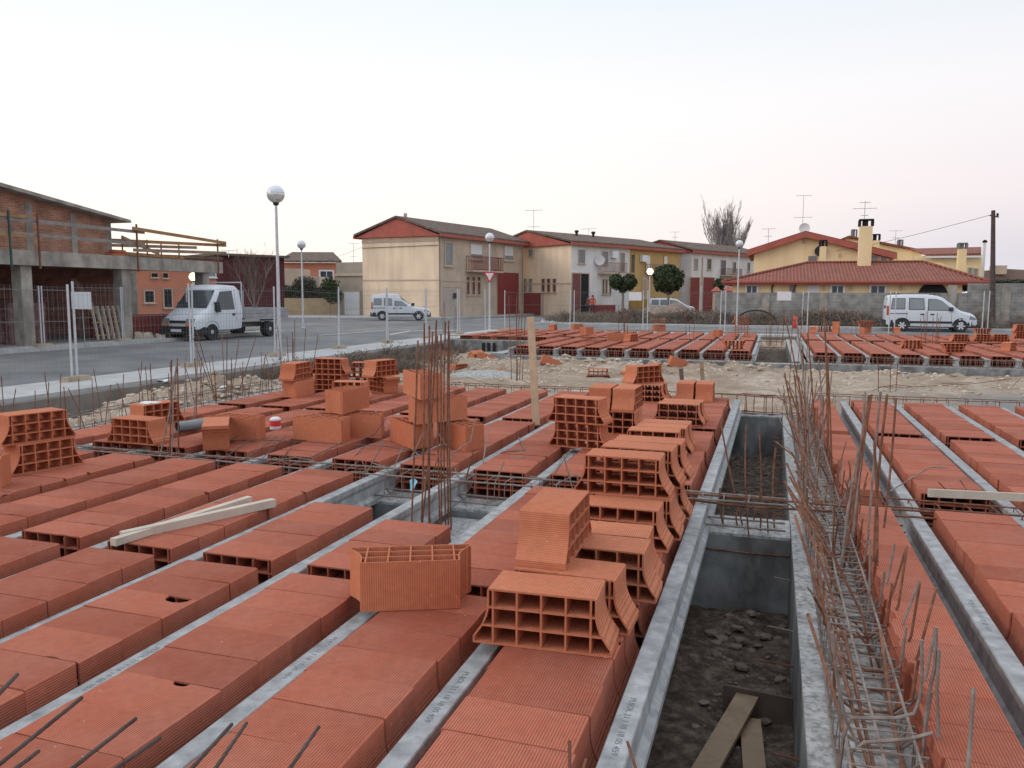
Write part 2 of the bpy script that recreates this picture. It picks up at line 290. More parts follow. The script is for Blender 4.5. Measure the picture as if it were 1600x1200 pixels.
bark = mat('grey_bark', (.26, .23, .215), .9, .2, 8, .3, 30)
def tile_mat(name, c, cd, d, spacing=.22):
    M = bpy.data.materials.new(name); M.use_nodes = True; t = M.node_tree; b = t.nodes['Principled BSDF']; L = t.links.new; b.inputs['Roughness'].default_value = .85
    g = N(t, 'ShaderNodeNewGeometry'); dt = N(t, 'ShaderNodeVectorMath', operation='DOT_PRODUCT'); dt.inputs[1].default_value = d; L(g.outputs['Position'], dt.inputs[0])
    mu = N(t, 'ShaderNodeMath', operation='MULTIPLY'); mu.inputs[1].default_value = 2*math.pi/spacing; L(dt.outputs['Value'], mu.inputs[0]); sn = N(t, 'ShaderNodeMath', operation='SINE'); L(mu.outputs[0], sn.inputs[0])
    n = N(t, 'ShaderNodeTexNoise'); n.inputs['Scale'].default_value = 2.2; n.inputs['Detail'].default_value = 6; L(g.outputs['Position'], n.inputs['Vector'])
    ad = N(t, 'ShaderNodeMath', operation='MULTIPLY_ADD'); L(sn.outputs[0], ad.inputs[0]); ad.inputs[1].default_value = .22; L(n.outputs[0], ad.inputs[2])
    r = ramp(t, [(.25, cd), (.75, c)]); L(ad.outputs[0], r.inputs[0]); L(r.outputs[0], b.inputs['Base Color'])
    bp = N(t, 'ShaderNodeBump'); bp.inputs['Strength'].default_value = .7; bp.inputs['Distance'].default_value = .05; L(sn.outputs[0], bp.inputs['Height']); L(bp.outputs[0], b.inputs['Normal'])
    return M
tiler = tile_mat('red_roof_tiles', (.34, .115, .075), (.19, .06, .042), (1, 0, 0))
# ================================================================== SETTING
ZR, ZW = -.22, -.10
def fbm(x, y, s, o=4): return noise.fractal(Vector((x*s, y*s, 3.7)), 1.0, 2.0, o)
def sst(a, b, x):
    t = min(1, max(0, (x-a)/(b-a))); return t*t*(3-2*t)
def gz(x, y):
    if y > 35.6 or x < -11.5: return -.30
    n = fbm(x, y, .9)*.07 + fbm(x, y, 4)*.03
    z = -.40 + n                                           # dry fill between the plots
    inside = (sst(-8.4, -8.1, x))*(1-sst(12.45, 12.9, y))   # crawl space under the near floor
    pit = -.79 + fbm(x, y, 2.5)*.06 + fbm(x, y, 9)*.03
    z = z*(1-inside) + pit*inside
    far = sst(22.9, 23.1, y)*sst(-7.8, -7.4, x) + sst(26.9, 27.1, y)*sst(-11.6, -11.3, x)*(1-sst(-7.8, -7.4, x))
    far = min(1, far); z = z*(1-far) + (-.70+n)*far
    tr = (1-sst(-11.0, -9.8, x))*(1-far)*(1-sst(30, 34, y)); z -= tr*.22        # trench beside the pavement
    for cx, cy, rx, ry, h in ((-10.1, 11.6, 1.2, 1.7, .26), (-9.9, 13.8, 1.1, 1.4, .22), (-9.7, 16.5, 1.2, 2.0, .20), (-6.9, 20.6, 2.2, 1.2, .16), (-3.4, 21.3, 3.0, .9, .20), (3.5, 20.9, 5, 1.0, .12), (-.4, 21.0, 1.5, .8, .14), (-9.3, 20.8, 1.6, 1.5, .15)):
        d = ((x-cx)/rx)**2 + ((y-cy)/ry)**2
        if d < 4: z += h*math.exp(-d*1.3)*(1+.8*fbm(x, y, 3))
    return z
def grid(name, xs, ys, fn, mt):
    v = [(x, y, fn(x, y)) for y in ys for x in xs]; n = len(xs)
    f = [(j*n+i, j*n+i+1, (j+1)*n+i+1, (j+1)*n+i) for j in range(len(ys)-1) for i in range(n-1)]
    b = MB(); b.v = v; b.f = f; b.sm = [True]*len(f)
    me = bpy.data.meshes.new(name); me.from_pydata(v, [], f); me.polygons.foreach_set('use_smooth', [True]*len(f)); me.materials.append(mt)
    o = bpy.data.objects.new(name, me); COL.objects.link(o); o['kind'] = 'structure'; return o
def lin(a, b, s): return [a+(b-a)*i/max(1, round((b-a)/s)) for i in range(round((b-a)/s)+1)]
gx = [-1500, -400, -120, -50, -25, -14] + lin(-11.6, 9.5, .11) + lin(10, 16, 1) + [22, 40, 90, 300, 1500]
gy = [-60, -20, -6] + lin(-2, 2, 1)[:-1] + lin(2, 13.2, .1)[:-1] + lin(13.2, 24, .16)[:-1] + lin(24, 36, .5) + [40, 60, 120, 300, 900, 2500]
grid('ground', gx, gy, gz, earth)
def sheet(name, poly, z, mt, kind='structure'):
    b = MB(); b.add([(x, y, z) for x, y in poly], [tuple(range(len(poly)))]); o = b.build(name, mt); o['kind'] = kind; return o
sheet('asphalt_road', [(-120, -20), (-13.05, -20), (-13.05, 37.6), (90, 37.6), (90, 300), (-120, 300)], ZR, asph)
def slab(name, poly, z0, z1, mt):
    a = sum(poly[i][0]*poly[(i+1) % len(poly)][1]-poly[(i+1) % len(poly)][0]*poly[i][1] for i in range(len(poly)))
    if a < 0: poly = poly[::-1]
    b = MB(); b.prism(poly, z0, z1); o = b.build(name, mt); o['kind'] = 'structure'; return o
crn = [(-13.1+1.4-1.4*math.cos(a), 36.3+1.4*math.sin(a)) for a in [R(t) for t in range(0, 91, 10)]]
slab('pavement', [(-11.55, -12), (-13.1, -12)] + crn + [(60, 37.7), (60, 36.35), (-11.55, 36.35)], -.29, ZW, walk)
slab('pavement_footing', [(-11.4, -12), (-11.55, -12), (-11.55, 36.3), (-11.4, 36.3)], -.8, -.17, kerbside)
slab('pavement_footing', [(-11.4, 36.1), (-11.4, 36.34), (60, 36.34), (60, 36.1)], -.8, -.17, kerbside)
slab('building_plot_pavement', [(-21.6, -12), (-60, -12), (-60, 33.6), (-22.8, 33.6), (-21.6, 32.4)], -.4, ZW-.005, walk)
slab('building_plot_ground', [(-22.6, -12), (-60, -12), (-60, 33.4), (-22.6, 33.4)], -.3, ZW+.03, kerbside)
# vacant plot across the road, with its white kerb
vk = [(-4, 47.2), (60, 47.2), (60, 49.6), (-4, 49.6)]
lotp = [(60, 47.4), (-8.5, 47.4), (-12.0, 48.2), (-14.3, 50.5), (-15.2, 54), (-11, 74), (-6, 92), (60, 92)]
def inset(p, d, c=(15, 70)): return [(x+(d if x < 0 else 0), y+(d if y < 55 else 0)) for x, y in p]
slab('pavement_across_the_road', lotp, -.4, ZW, walk)
slab('vacant_plot_ground', inset(lotp, 1.1), -.3, ZW+.02, mat('dry_plot_earth', (.20, .155, .125), .95, .3, 2, .4, 12, (.13, .10, .085), .6, .7, coords='World'))
hp0, hp1, hp2 = plan(440, 58.5), plan(690, 59.5), plan(825, 71.5)
slab('pavement_by_houses', [tuple(hp0), tuple(hp1), tuple(hp2), (-17.5, 80), (-14, 100), (-60, 110), (-60, 60)], -.4, ZW, walk)
# road markings
def strip(name, pts, w):
    b = MB()
    for (a, c) in zip(pts[:-1], pts[1:]):
        a, c = Vector(a), Vector(c); d = (c-a).normalized(); n_ = Vector((-d.y, d.x))*w/2
        b.add([(*(a-n_), ZR+.005), (*(c-n_), ZR+.005), (*(c+n_), ZR+.005), (*(a+n_), ZR+.005)], [(0, 1, 2, 3)])
    o = b.build(name, paintw); o['kind'] = 'structure'
def g2(px, py, z=ZR): p = at(px, py, z); return (p.x, p.y)
strip('road_marking', [g2(498, 524), g2(600, 516.5), g2(640, 515)], .12)
strip('road_marking', [g2(608, 523), g2(640, 517.5), g2(668, 516.5)], .14)
strip('road_marking', [g2(660, 516.5), g2(715, 516)], .3)
strip('road_marking', [g2(742, 498.5), g2(800, 497.5)], .3)
strip('road_marking', [g2(835, 505), g2(857, 504)], .25)
# rocks on the ground (countless): one object of stuff
def rock_field(name, mt, spots, kind='stuff', label=None, cat=None):
    b = MB(); ico = bmesh.new(); bmesh.ops.create_icosphere(ico, subdivisions=1, radius=1); iv = [v.co.copy() for v in ico.verts]; fi = [tuple(v.index for v in f.verts) for f in ico.faces]
    for x, y, s in spots:
        z = gz(x, y); k = random.random()*50; m = Matrix.Rotation(random.random()*6.3, 3, 'Z')
        sc = Vector((s*random.uniform(.7, 1.3), s*random.uniform(.7, 1.2), s*random.uniform(.35, .7)))
        b.add([Vector((x, y, z+s*.15)) + m @ Vector((v.x*sc.x, v.y*sc.y, v.z*sc.z))*(1+.35*noise.noise(v*1.3+Vector((k, 0, 0)))) for v in iv], fi)
    o = b.build(name, mt); return tag(o, label, cat, None, kind)
sp = []
for _ in range(2600):
    x = random.uniform(-9, 11); y = random.uniform(13.0, 22.8)
    if fbm(x, y, .45, 2) + (.45 if y > 19.6 else 0) < random.uniform(-.25, .55): continue
    sp.append((x, y, random.choice([.015, .02, .03, .03, .045, .06])*random.uniform(.7, 1.3)))
for _ in range(520): sp.append((random.gauss(-10.0, .7), random.gauss(12.6, 2.4), random.choice([.02, .03, .03, .04, .06, .08])))
for _ in range(200): sp.append((random.gauss(-3.2, 2.5), random.gauss(21.5, .5), random.choice([.03, .05, .08, .10])))
for _ in range(120): sp.append((random.gauss(2.5, 4), random.gauss(21.6, .6), random.choice([.03, .05, .07])))
sp = [q for q in sp if q[0] > -11.3 and not (q[0] > -8.1 and q[1] < 12.85) and not (q[1] > 22.8)]
rock_field('rubble', rocks_m, sp, label='pale limestone rubble scattered over the dry earth between the plots', cat='rubble')
sp = [(random.uniform(-.35, .15), random.uniform(2.6, 6), random.choice([.008, .012, .015, .02, .03, .045])) for _ in range(150)] + [(random.uniform(-.5, .1), random.uniform(6.8, 12.4), random.choice([.015, .02, .03])) for _ in range(200)]
rock_field('soil_clods', rockd, sp, label='dark damp clods and stones on the floor of the foundation pit', cat='soil clods')

# ---- foundation walls of the near plot: each wall a thing
def wall(x0, x1, y0, y1, z0, z1, label, mt=wallc, topm=None, cat='wall'):
    t = empty('foundation_wall', ((x0+x1)/2, (y0+y1)/2, z0), label, cat)
    MB().box(x0, x1, y0, y1, z0, z1-.02).build('wall_body', mt, t)
    MB().box(x0+.002, x1-.002, y0+.002, y1-.002, z1-.02, z1).build('wall_top', topm or conc, t); return t
wall(.19, .60, 1.3, 12.95, -.95, -.2, 'long damp concrete foundation wall with rebar cage running right of the open pit')
wall(-8.1, .188, 6.12, 6.62, -.95, -.2, 'concrete cross wall under the middle rebar band left of the pit wall')
wall(.602, 9.5, 6.3, 6.76, -.95, -.2, 'concrete cross wall under the rebar band of the right-hand floor')
wall(-8.1, .188, 12.4, 12.8, -.95, -.2, 'concrete foundation wall closing the far end of the near left floor')
wall(.602, 9.5, 12.75, 13.1, -.95, -.2, 'concrete foundation wall closing the far end of the right-hand floor')
wall(-8.4, -8.102, 5.0, 12.8, -.95, -.12, 'concrete foundation wall at the left edge beside the rubble bank')
wall(-2.5, -2.18, 5.0, 6.1, -.95, -.27, 'short concrete pedestal wall at the foot of the tall column bars')
wall(-7.6, -.45, 22.75, 23.15, -.95, -.21, 'grey concrete front wall of the distant left floor')
wall(.75, 12.5, 22.85, 23.2, -.95, -.21, 'grey concrete front wall of the distant right floor')
wall(-.448, .748, 22.8, 23.1, -.95, -.24, 'grey concrete wall link between the two distant floors')
wall(-8.0, -7.602, 22.75, 27.0, -.95, -.16, 'concrete side wall at the left end of the distant floor')
t = wall(-11.3, -8.0, 27.0, 27.4, -.95, -.02, 'recessed grey concrete wall with three dark slots near the yield sign')
for i in range(3): MB().box(-9.82+i*.2, -9.7+i*.2, 26.985, 26.998, -.42, -.12).build('slot', dark, t)
wall(.55, .9, 23.3, 35, -.95, -.2, 'concrete wall beside the gap between the distant floors')

# ================================================================== HOLLOW CLAY BLOCKS AND BEAMS
XL = lambda k: -.514 - .70*k              # left edge of beam k, left of the pit
XR = lambda k: .985 + .70*k               # right of the wall
BH = .25
def xo(z):
    if z < .030: return .305
    if z < .045: return .305-(z-.03)/.015*.012
    if z < .185: return .24 + .053*(1-(z-.045)/.14)**2
    if z > BH-.010: return .24-.010*(1-math.sqrt(max(0, 1-((z-(BH-.010))/.010)**2)))
    return .24
ZS = [0, .030, .045, .06, .08, .10, .125, .15, .185, BH-.010, BH-.004, BH]
def block_curve():
    cu = bpy.data.curves.new('c', 'CURVE'); cu.dimensions = '2D'; cu.fill_mode = 'BOTH'; cu.extrude = .121
    def sp_(pts):
        s = cu.splines.new('POLY'); s.points.add(len(pts)-1); s.use_cyclic_u = True
        for p, q in zip(s.points, pts): p.co = (q[0], q[1], 0, 1)
    sp_([(xo(z), z) for z in ZS] + [(-xo(z), z) for z in ZS[::-1]])
    tw = .0085; rows = [(tw, .079), (.079+tw, .162), (.162+tw, BH-tw)]; cx = [-.214, -.107, 0, .107, .214]
    for z0, z1 in rows:
        for i in range(4): sp_([(cx[i]+tw/2, z0), (cx[i+1]-tw/2, z0), (cx[i+1]-tw/2, z1), (cx[i]+tw/2, z1)])
        for s in (1, -1):
            zz = [z0] + [z for z in ZS if z0 < z < z1-.003] + [z1]
            sp_([(s*(.214+tw/2), z0)] + [(s*max(.214+tw/2+.002, min(xo(z), xo(max(0, z-.004)))-tw), z) for z in zz] + [(s*(.214+tw/2), z1)])
    return cu
dg = None
def to_mesh(o, name):
    bpy.context.view_layer.update(); d = bpy.context.evaluated_depsgraph_get()
    me = bpy.data.meshes.new_from_object(o.evaluated_get(d)); me.name = name; return me
co = bpy.data.objects.new('tmp', block_curve()); COL.objects.link(co); bmesh_block = to_mesh(co, 'clay_block'); bpy.data.objects.remove(co)
bmesh_block.transform(Matrix.Rotation(R(90), 4, 'X'))
bm = bmesh.new(); bm.from_mesh(bmesh_block); bmesh.ops.remove_doubles(bm, verts=bm.verts, dist=1e-5); bmesh.ops.recalc_face_normals(bm, faces=bm.faces); bm.to_mesh(bmesh_block); bm.free()
bmesh_block.polygons.foreach_set('use_smooth', [True]*len(bmesh_block.polygons)); bmesh_block.set_sharp_from_angle(angle=R(35))
bmesh_block.materials.clear(); bmesh_block.materials.append(clay_floor)
ml = bmesh_block.copy(); ml.name = 'loose_clay_block'; ml.materials.clear(); ml.materials.append(clay_loose)
def notched(cx, cy, rx, ry, dz=.1):                  # a block whose top is broken through
    o = bpy.data.objects.new('t', bmesh_block.copy()); COL.objects.link(o)
    c = bpy.data.meshes.new('c'); b = bmesh.new(); bmesh.ops.create_cone(b, cap_ends=True, segments=14, radius1=1, radius2=1, depth=.1)
    for v in b.verts: v.co = Vector((v.co.x*rx*(1+.15*math.sin(5*v.co.y))+cx, v.co.y*ry+cy, v.co.z*dz/.1+.25))
    b.to_mesh(c); b.free(); co = bpy.data.objects.new('c', c); COL.objects.link(co)
    md = o.modifiers.new('b', 'BOOLEAN'); md.object = co; md.operation = 'DIFFERENCE'; md.solver = 'EXACT'
    me = to_mesh(o, 'broken_clay_block'); bpy.data.objects.remove(o); bpy.data.objects.remove(co); return me
# simple shell for blocks in the middle of far rows
chips = [notched(.245, .05, .02, .03, .03), notched(-.24, -.12, .03, .02, .03), notched(.1, -.123, .035, .012, .03), notched(-.05, .122, .03, .01, .03), notched(.24, .12, .035, .03, .04)]
def shell_mb(b, M4, ends):
    if ends:
        v = [M4 @ q.co for q in bmesh_block.vertices]; b.add(v, [tuple(p.vertices) for p in bmesh_block.polygons])
    else:
        pr = [(xo(z), z) for z in ZS] + [(-xo(z), z) for z in ZS[::-1]]; n = len(pr)
        b.add([M4 @ Vector((x, y, z)) for y in (-.121, .121) for x, z in pr], [(i, (i+1) % n, n+(i+1) % n, n+i) for i in range(n)] + [tuple(range(n))[::-1], tuple(range(n, 2*n))])
ZB = -.19                                     # underside of a block laid between beams; its top is at +.06
rows = []                                     # (xc, y0, n, rowname, segname)
ordn = ['first', 'second', 'third', 'fourth', 'fifth', 'sixth', 'seventh', 'eighth', 'ninth', 'tenth', 'eleventh', 'twelfth', 'thirteenth', 'fourteenth', 'fifteenth', 'sixteenth', 'seventeenth', 'eighteenth', 'nineteenth', 'twentieth'] + ['twenty-'+q for q in ('first', 'second', 'third', 'fourth', 'fifth', 'sixth', 'seventh', 'eighth', 'ninth')] + ['thirtieth'] + ['thirty-'+q for q in ('first', 'second', 'third', 'fourth', 'fifth', 'sixth', 'seventh', 'eighth', 'ninth')] + ['fortieth'] + ['forty-'+q for q in ('first', 'second', 'third', 'fourth', 'fifth', 'sixth', 'seventh', 'eighth', 'ninth')]
for k in range(10):
    xc = XL(k+1)+.40; rn = f'{ordn[k]} row left of the pit'
    y1 = 3.70; n1 = 10
    rows.append((xc, y1-.245*n1, n1, rn, 'near stretch', 'L', k))
    n2 = 9
    if k in (2, 3): n2 = 4 if k == 2 else 5
    rows.append((xc, 3.84, n2, rn, 'middle stretch', 'L', k))
    rows.append((xc, 6.50, 11, rn, 'third stretch', 'L', k))
    rows.append((xc, 9.40, 12, rn, 'farthest stretch', 'L', k))
for k in range(8):
    xc = XR(k)+.40; rn = f'{ordn[k+1]} row right of the rebar wall'
    rows.append((xc, 6.27-.245*18, 18, rn, 'near stretch', 'R', k))
    rows.append((xc, 6.80, 11, rn, 'middle stretch', 'R', k))
    rows.append((xc, 9.74, 12, rn, 'far stretch', 'R', k))
cands = []; stuff = MB()
def visible(p, mx=40, my=90):
    q = p-C0; t = q.dot(_fw)
    if t < .4: return False
    u = 800+F*q.dot(_rt)/t; v = 600-F*q.dot(_up)/t
    return -mx*(1+3/t) < u < 1600+mx*(1+3/t) and v < 1200+my*(1+4/t)
for xc, y0, n, rn, sn, side, k in rows:
    for i in range(n):
        y = y0+.245*(i+.5)
        cands.append(((Vector((xc, y, .05))-C0).length + (0 if visible(Vector((xc, y, .05)), 130, 200) else 1000), xc, y, i, n, rn, sn, side, k))
cands.sort(key=lambda c: c[0])
NIND = 225
nm = {}
holes = {(3, 'near stretch'): (0, 3.09, notched(.14, .135, .085, .085)), (2, 'near stretch'): (0, 2.35, notched(.06, .122, .042, .03)), (3.5, 'near stretch'): 0, (13, 'near stretch'): (0, 3.2, notched(.16, .125, .03, .012))}
holes.pop((3.5, 'near stretch'))
for c in cands:
    d, xc, y, i, n, rn, sn, side, k = c
    jx, jy, jr, jz = random.gauss(0, .004), random.gauss(0, .0016), random.gauss(0, .006), random.gauss(0, .0015)
    if len(nm) < NIND:
        o = bpy.data.objects.new('floor_block', bmesh_block); COL.objects.link(o)
        o.location = (xc+jx, y+jy, ZB+jz); o.rotation_euler = (0, random.gauss(0, .003), jr)
        extra = ''
        if random.random() < .22: o.data = random.choice(chips)
        hk = (k + (10 if side == 'R' else 0), sn)
        if hk in holes and abs(y-holes[hk][1]) < .1225: o.data = holes[hk][2]; extra = 'broken-topped '
        lab = f'{extra}red clay floor block, {ordn[i]} of the {sn}, {rn}'
        nm[o] = 1
        tag(o, lab, 'floor block', 'hollow clay blocks laid between the floor beams')
    else:
        shell_mb(stuff, Matrix.Translation((xc+jx, y+jy, ZB+jz)) @ Matrix.Rotation(jr, 4, 'Z'), i in (0, n-1))
# cut half blocks between the wall and the first right-hand beam
def cut_row(y0, n, wx, sn):
    for i in range(n):
        y = y0+.245*(i+.5)
        if not visible(Vector((.8, y, 0)), 100, 150): continue
        b = MB(); x1 = XR(0)-.085; x0 = .60+random.uniform(-.018, .018)
        xs = [(x0+random.uniform(-.012, .012), yy) for yy in (-.121, -.06, 0, .06, .121)]
        top = [(x1-.04, -.121), (x1-.04, .121)] + [(a, c_) for a, c_ in xs[::-1]]
        bot = [(x1+.0, -.121), (x1+.0, .121)] + [(a-.02, c_) for a, c_ in xs[::-1]]
        b.hexa([(p[0], y+p[1], ZB+.02) for p in bot], [(p[0], y+p[1], .055) for p in top])
        for rz_ in (-.16, -.08, 0.0): b.box(x0-.015, x1-.03, y-.118, y+.118, rz_, rz_+.012)
        solo(b, 'cut_floor_block', clay_floor, f'ragged half clay block, {ordn[i]} of the {sn} against the rebar wall', 'floor block', 'half blocks between the rebar wall and first right-hand beam', org=(.77, y, ZB))
cut_row(6.27-.245*17, 17, 0, 'near strip'); cut_row(6.80, 11, 0, 'middle strip'); cut_row(9.74, 12, 0, 'far strip')
# far plot floor
for side in ('L', 'R'):
    for k in range(10 if side == 'L' else 16):
        xc = (XL(k+1) if side == 'L' else XR(k)-.0)+.40
        segs = [(23.2, 21), (28.95, 22)] if side == 'L' else [(23.3, 25), (30.3, 21)]
        for y0, n in segs:
            for i in range(n):
                if random.random() < .012 and i > 3: continue
                shell_mb(stuff, Matrix.Translation((xc+random.gauss(0, .006), y0+.245*(i+.5), ZB)) @ Matrix.Rotation(random.gauss(0, .01), 4, 'Z'), i in (0, n-1))
for k in range(5):
    for y0, n in ((27.5, 10), (30.4, 14)):
        for i in range(n): shell_mb(stuff, Matrix.Translation((XL(k+10)+.40-.7, y0+.245*(i+.5), ZB+.04)), i in (0, n-1))
tag(stuff.build('distant_floor_blocks', clay_floor), 'rows of red clay floor blocks covering the farther parts of the floors', 'floor blocks', None, 'stuff')

# ---- precast beams
bprof = [(-.065, -.22), (.065, -.22), (.065, -.182), (.032, -.155), (.028, -.075), (.042, -.045), (.044, -.006), (.040, 0), (-.0445, 0), (-.0495, -.006), (-.048, -.045), (-.028, -.075), (-.032, -.155), (-.065, -.182)]
def beam(x, y0, y1, label, text=None, group=None):
    b = MB(); n = len(bprof); xm = x+.0525; segs = max(2, int((y1-y0)/1.5)); V = []; 
    for j in range(segs+1):
        y = y0+(y1-y0)*j/segs; c = 0
        V += [(xm+px_, y, pz+c) for px_, pz in bprof]
    f = [(j*n+i, j*n+(i+1) % n, (j+1)*n+(i+1) % n, (j+1)*n+i) for j in range(segs) for i in range(n)]
    f = [q[::-1] for q in f] + [tuple(range(n)), tuple(range(segs*n, segs*n+n))[::-1]]
    b.add(V, f)
    o = solo(b, 'precast_beam', beam_m, label, 'concrete beam', group, org=(xm, y0, -.22))
    if text:
        for ty in text:
            tcu = bpy.data.curves.new('t', 'FONT'); tcu.body = 'PUJOL 21 I 18 18 05 459'; tcu.size = .034; tcu.space_character = 1.0; tcu.extrude = .0003
            to = bpy.data.objects.new('t', tcu); COL.objects.link(to); me = to_mesh(to, 'printed_code'); bpy.data.objects.remove(to)
            w_ = max(v.co.x for v in me.vertices); me.transform(Matrix.Scale(.42/w_, 4, (1, 0, 0)))
            me.materials.clear(); me.materials.append(ink if x > -1.5 and x < 0 else ink2); s = bpy.data.objects.new('printed_code', me); COL.objects.link(s); s.parent = o
            s.rotation_euler = (0, 0, R(-90)); s.location = (-.014, ty-y0, .2208)
    return o
ink2 = mat('worn_stencil_ink', (.26, .27, .29), .9, .35, 40, 0)
ink = mat('grey_stencil_ink', (.19, .20, .22), .9, .2, 40, 0)
for k in range(11):
    nmk = 'beside the open pit' if k == 0 else f'{ordn[k-1]} beam left of the pit beam'
    for y0, y1, w_ in ((1.35, 6.36, 'near'), (6.39, 12.7, 'far')):
        if k in (0,): pass
        beam(XL(k), y0, y1 if k == 0 else (y1-.0), f'grey precast beam of the {w_} span, {nmk}', [3.02] if (w_ == 'near' and k in (0, 1)) else ([2.98+.17*((k*7) % 3-1)] if (w_ == 'near' and k < 4) else None), 'precast floor beams')
for k in range(9):
    for y0, y1, w_ in ((1.8, 6.50, 'near'), (6.53, 13.0, 'far')):
        beam(XR(k)+(.02 if w_ == 'far' else 0), y0, y1, f'grey precast beam of the {w_} span, {ordn[k]} to the right of the rebar wall', [4.6] if k == 0 and w_ == 'near' else None, 'precast floor beams')
for k in range(11):
    beam(XL(k), 22.9, 28.5, f'distant precast beam of the front span, {ordn[k]} counting left from the gap', None, 'precast floor beams')
    beam(XL(k), 28.7, 34.6, f'distant precast beam of the back span, {ordn[k]} counting left from the gap', None, 'precast floor beams')
for k in range(14):
    beam(XR(k)-.0, 23.0, 29.7, f'distant precast beam of the front span, {ordn[k]} counting right from the gap', None, 'precast floor beams')
    beam(XR(k)-.0, 29.9, 35.6, f'distant precast beam of the back span, {ordn[k]} counting right from the gap', None, 'precast floor beams')

# ---- loose blocks
def loose(x, y, z, yaw, o_='lay', label='', m_=None, tilt=(0, 0)):
    ob = bpy.data.objects.new('hollow_block', m_ or ml); COL.objects.link(ob)
    if o_ == 'lay': L0 = Matrix.Identity(4)
    elif o_ == 'inv': L0 = Matrix.Translation((0, 0, BH)) @ Matrix.Rotation(R(180), 4, 'Y')
    elif o_ == 'up': L0 = Matrix.Translation((0, .125, .121)) @ Matrix.Rotation(R(90), 4, 'X')      # stands on its open end, narrow face to -y
    elif o_ == 'upw': L0 = Matrix.Translation((0, -.125, .121)) @ Matrix.Rotation(R(-90), 4, 'X')     # stands on its open end, wide face to -y
    elif o_ == 'side': L0 = Matrix.Translation((-.125, 0, .26)) @ Matrix.Rotation(R(90), 4, 'Y')
    ob.matrix_world = Matrix.Translation((x, y, z+.0015)) @ Matrix.Rotation(R(yaw), 4, 'Z') @ Matrix.Rotation(R(tilt[0]), 4, 'X') @ Matrix.Rotation(R(tilt[1]), 4, 'Y') @ L0
    return tag(ob, label, 'hollow brick', 'loose hollow clay blocks')
T = .06; T2 = .06+BH+.002; T3 = T2+BH+.002
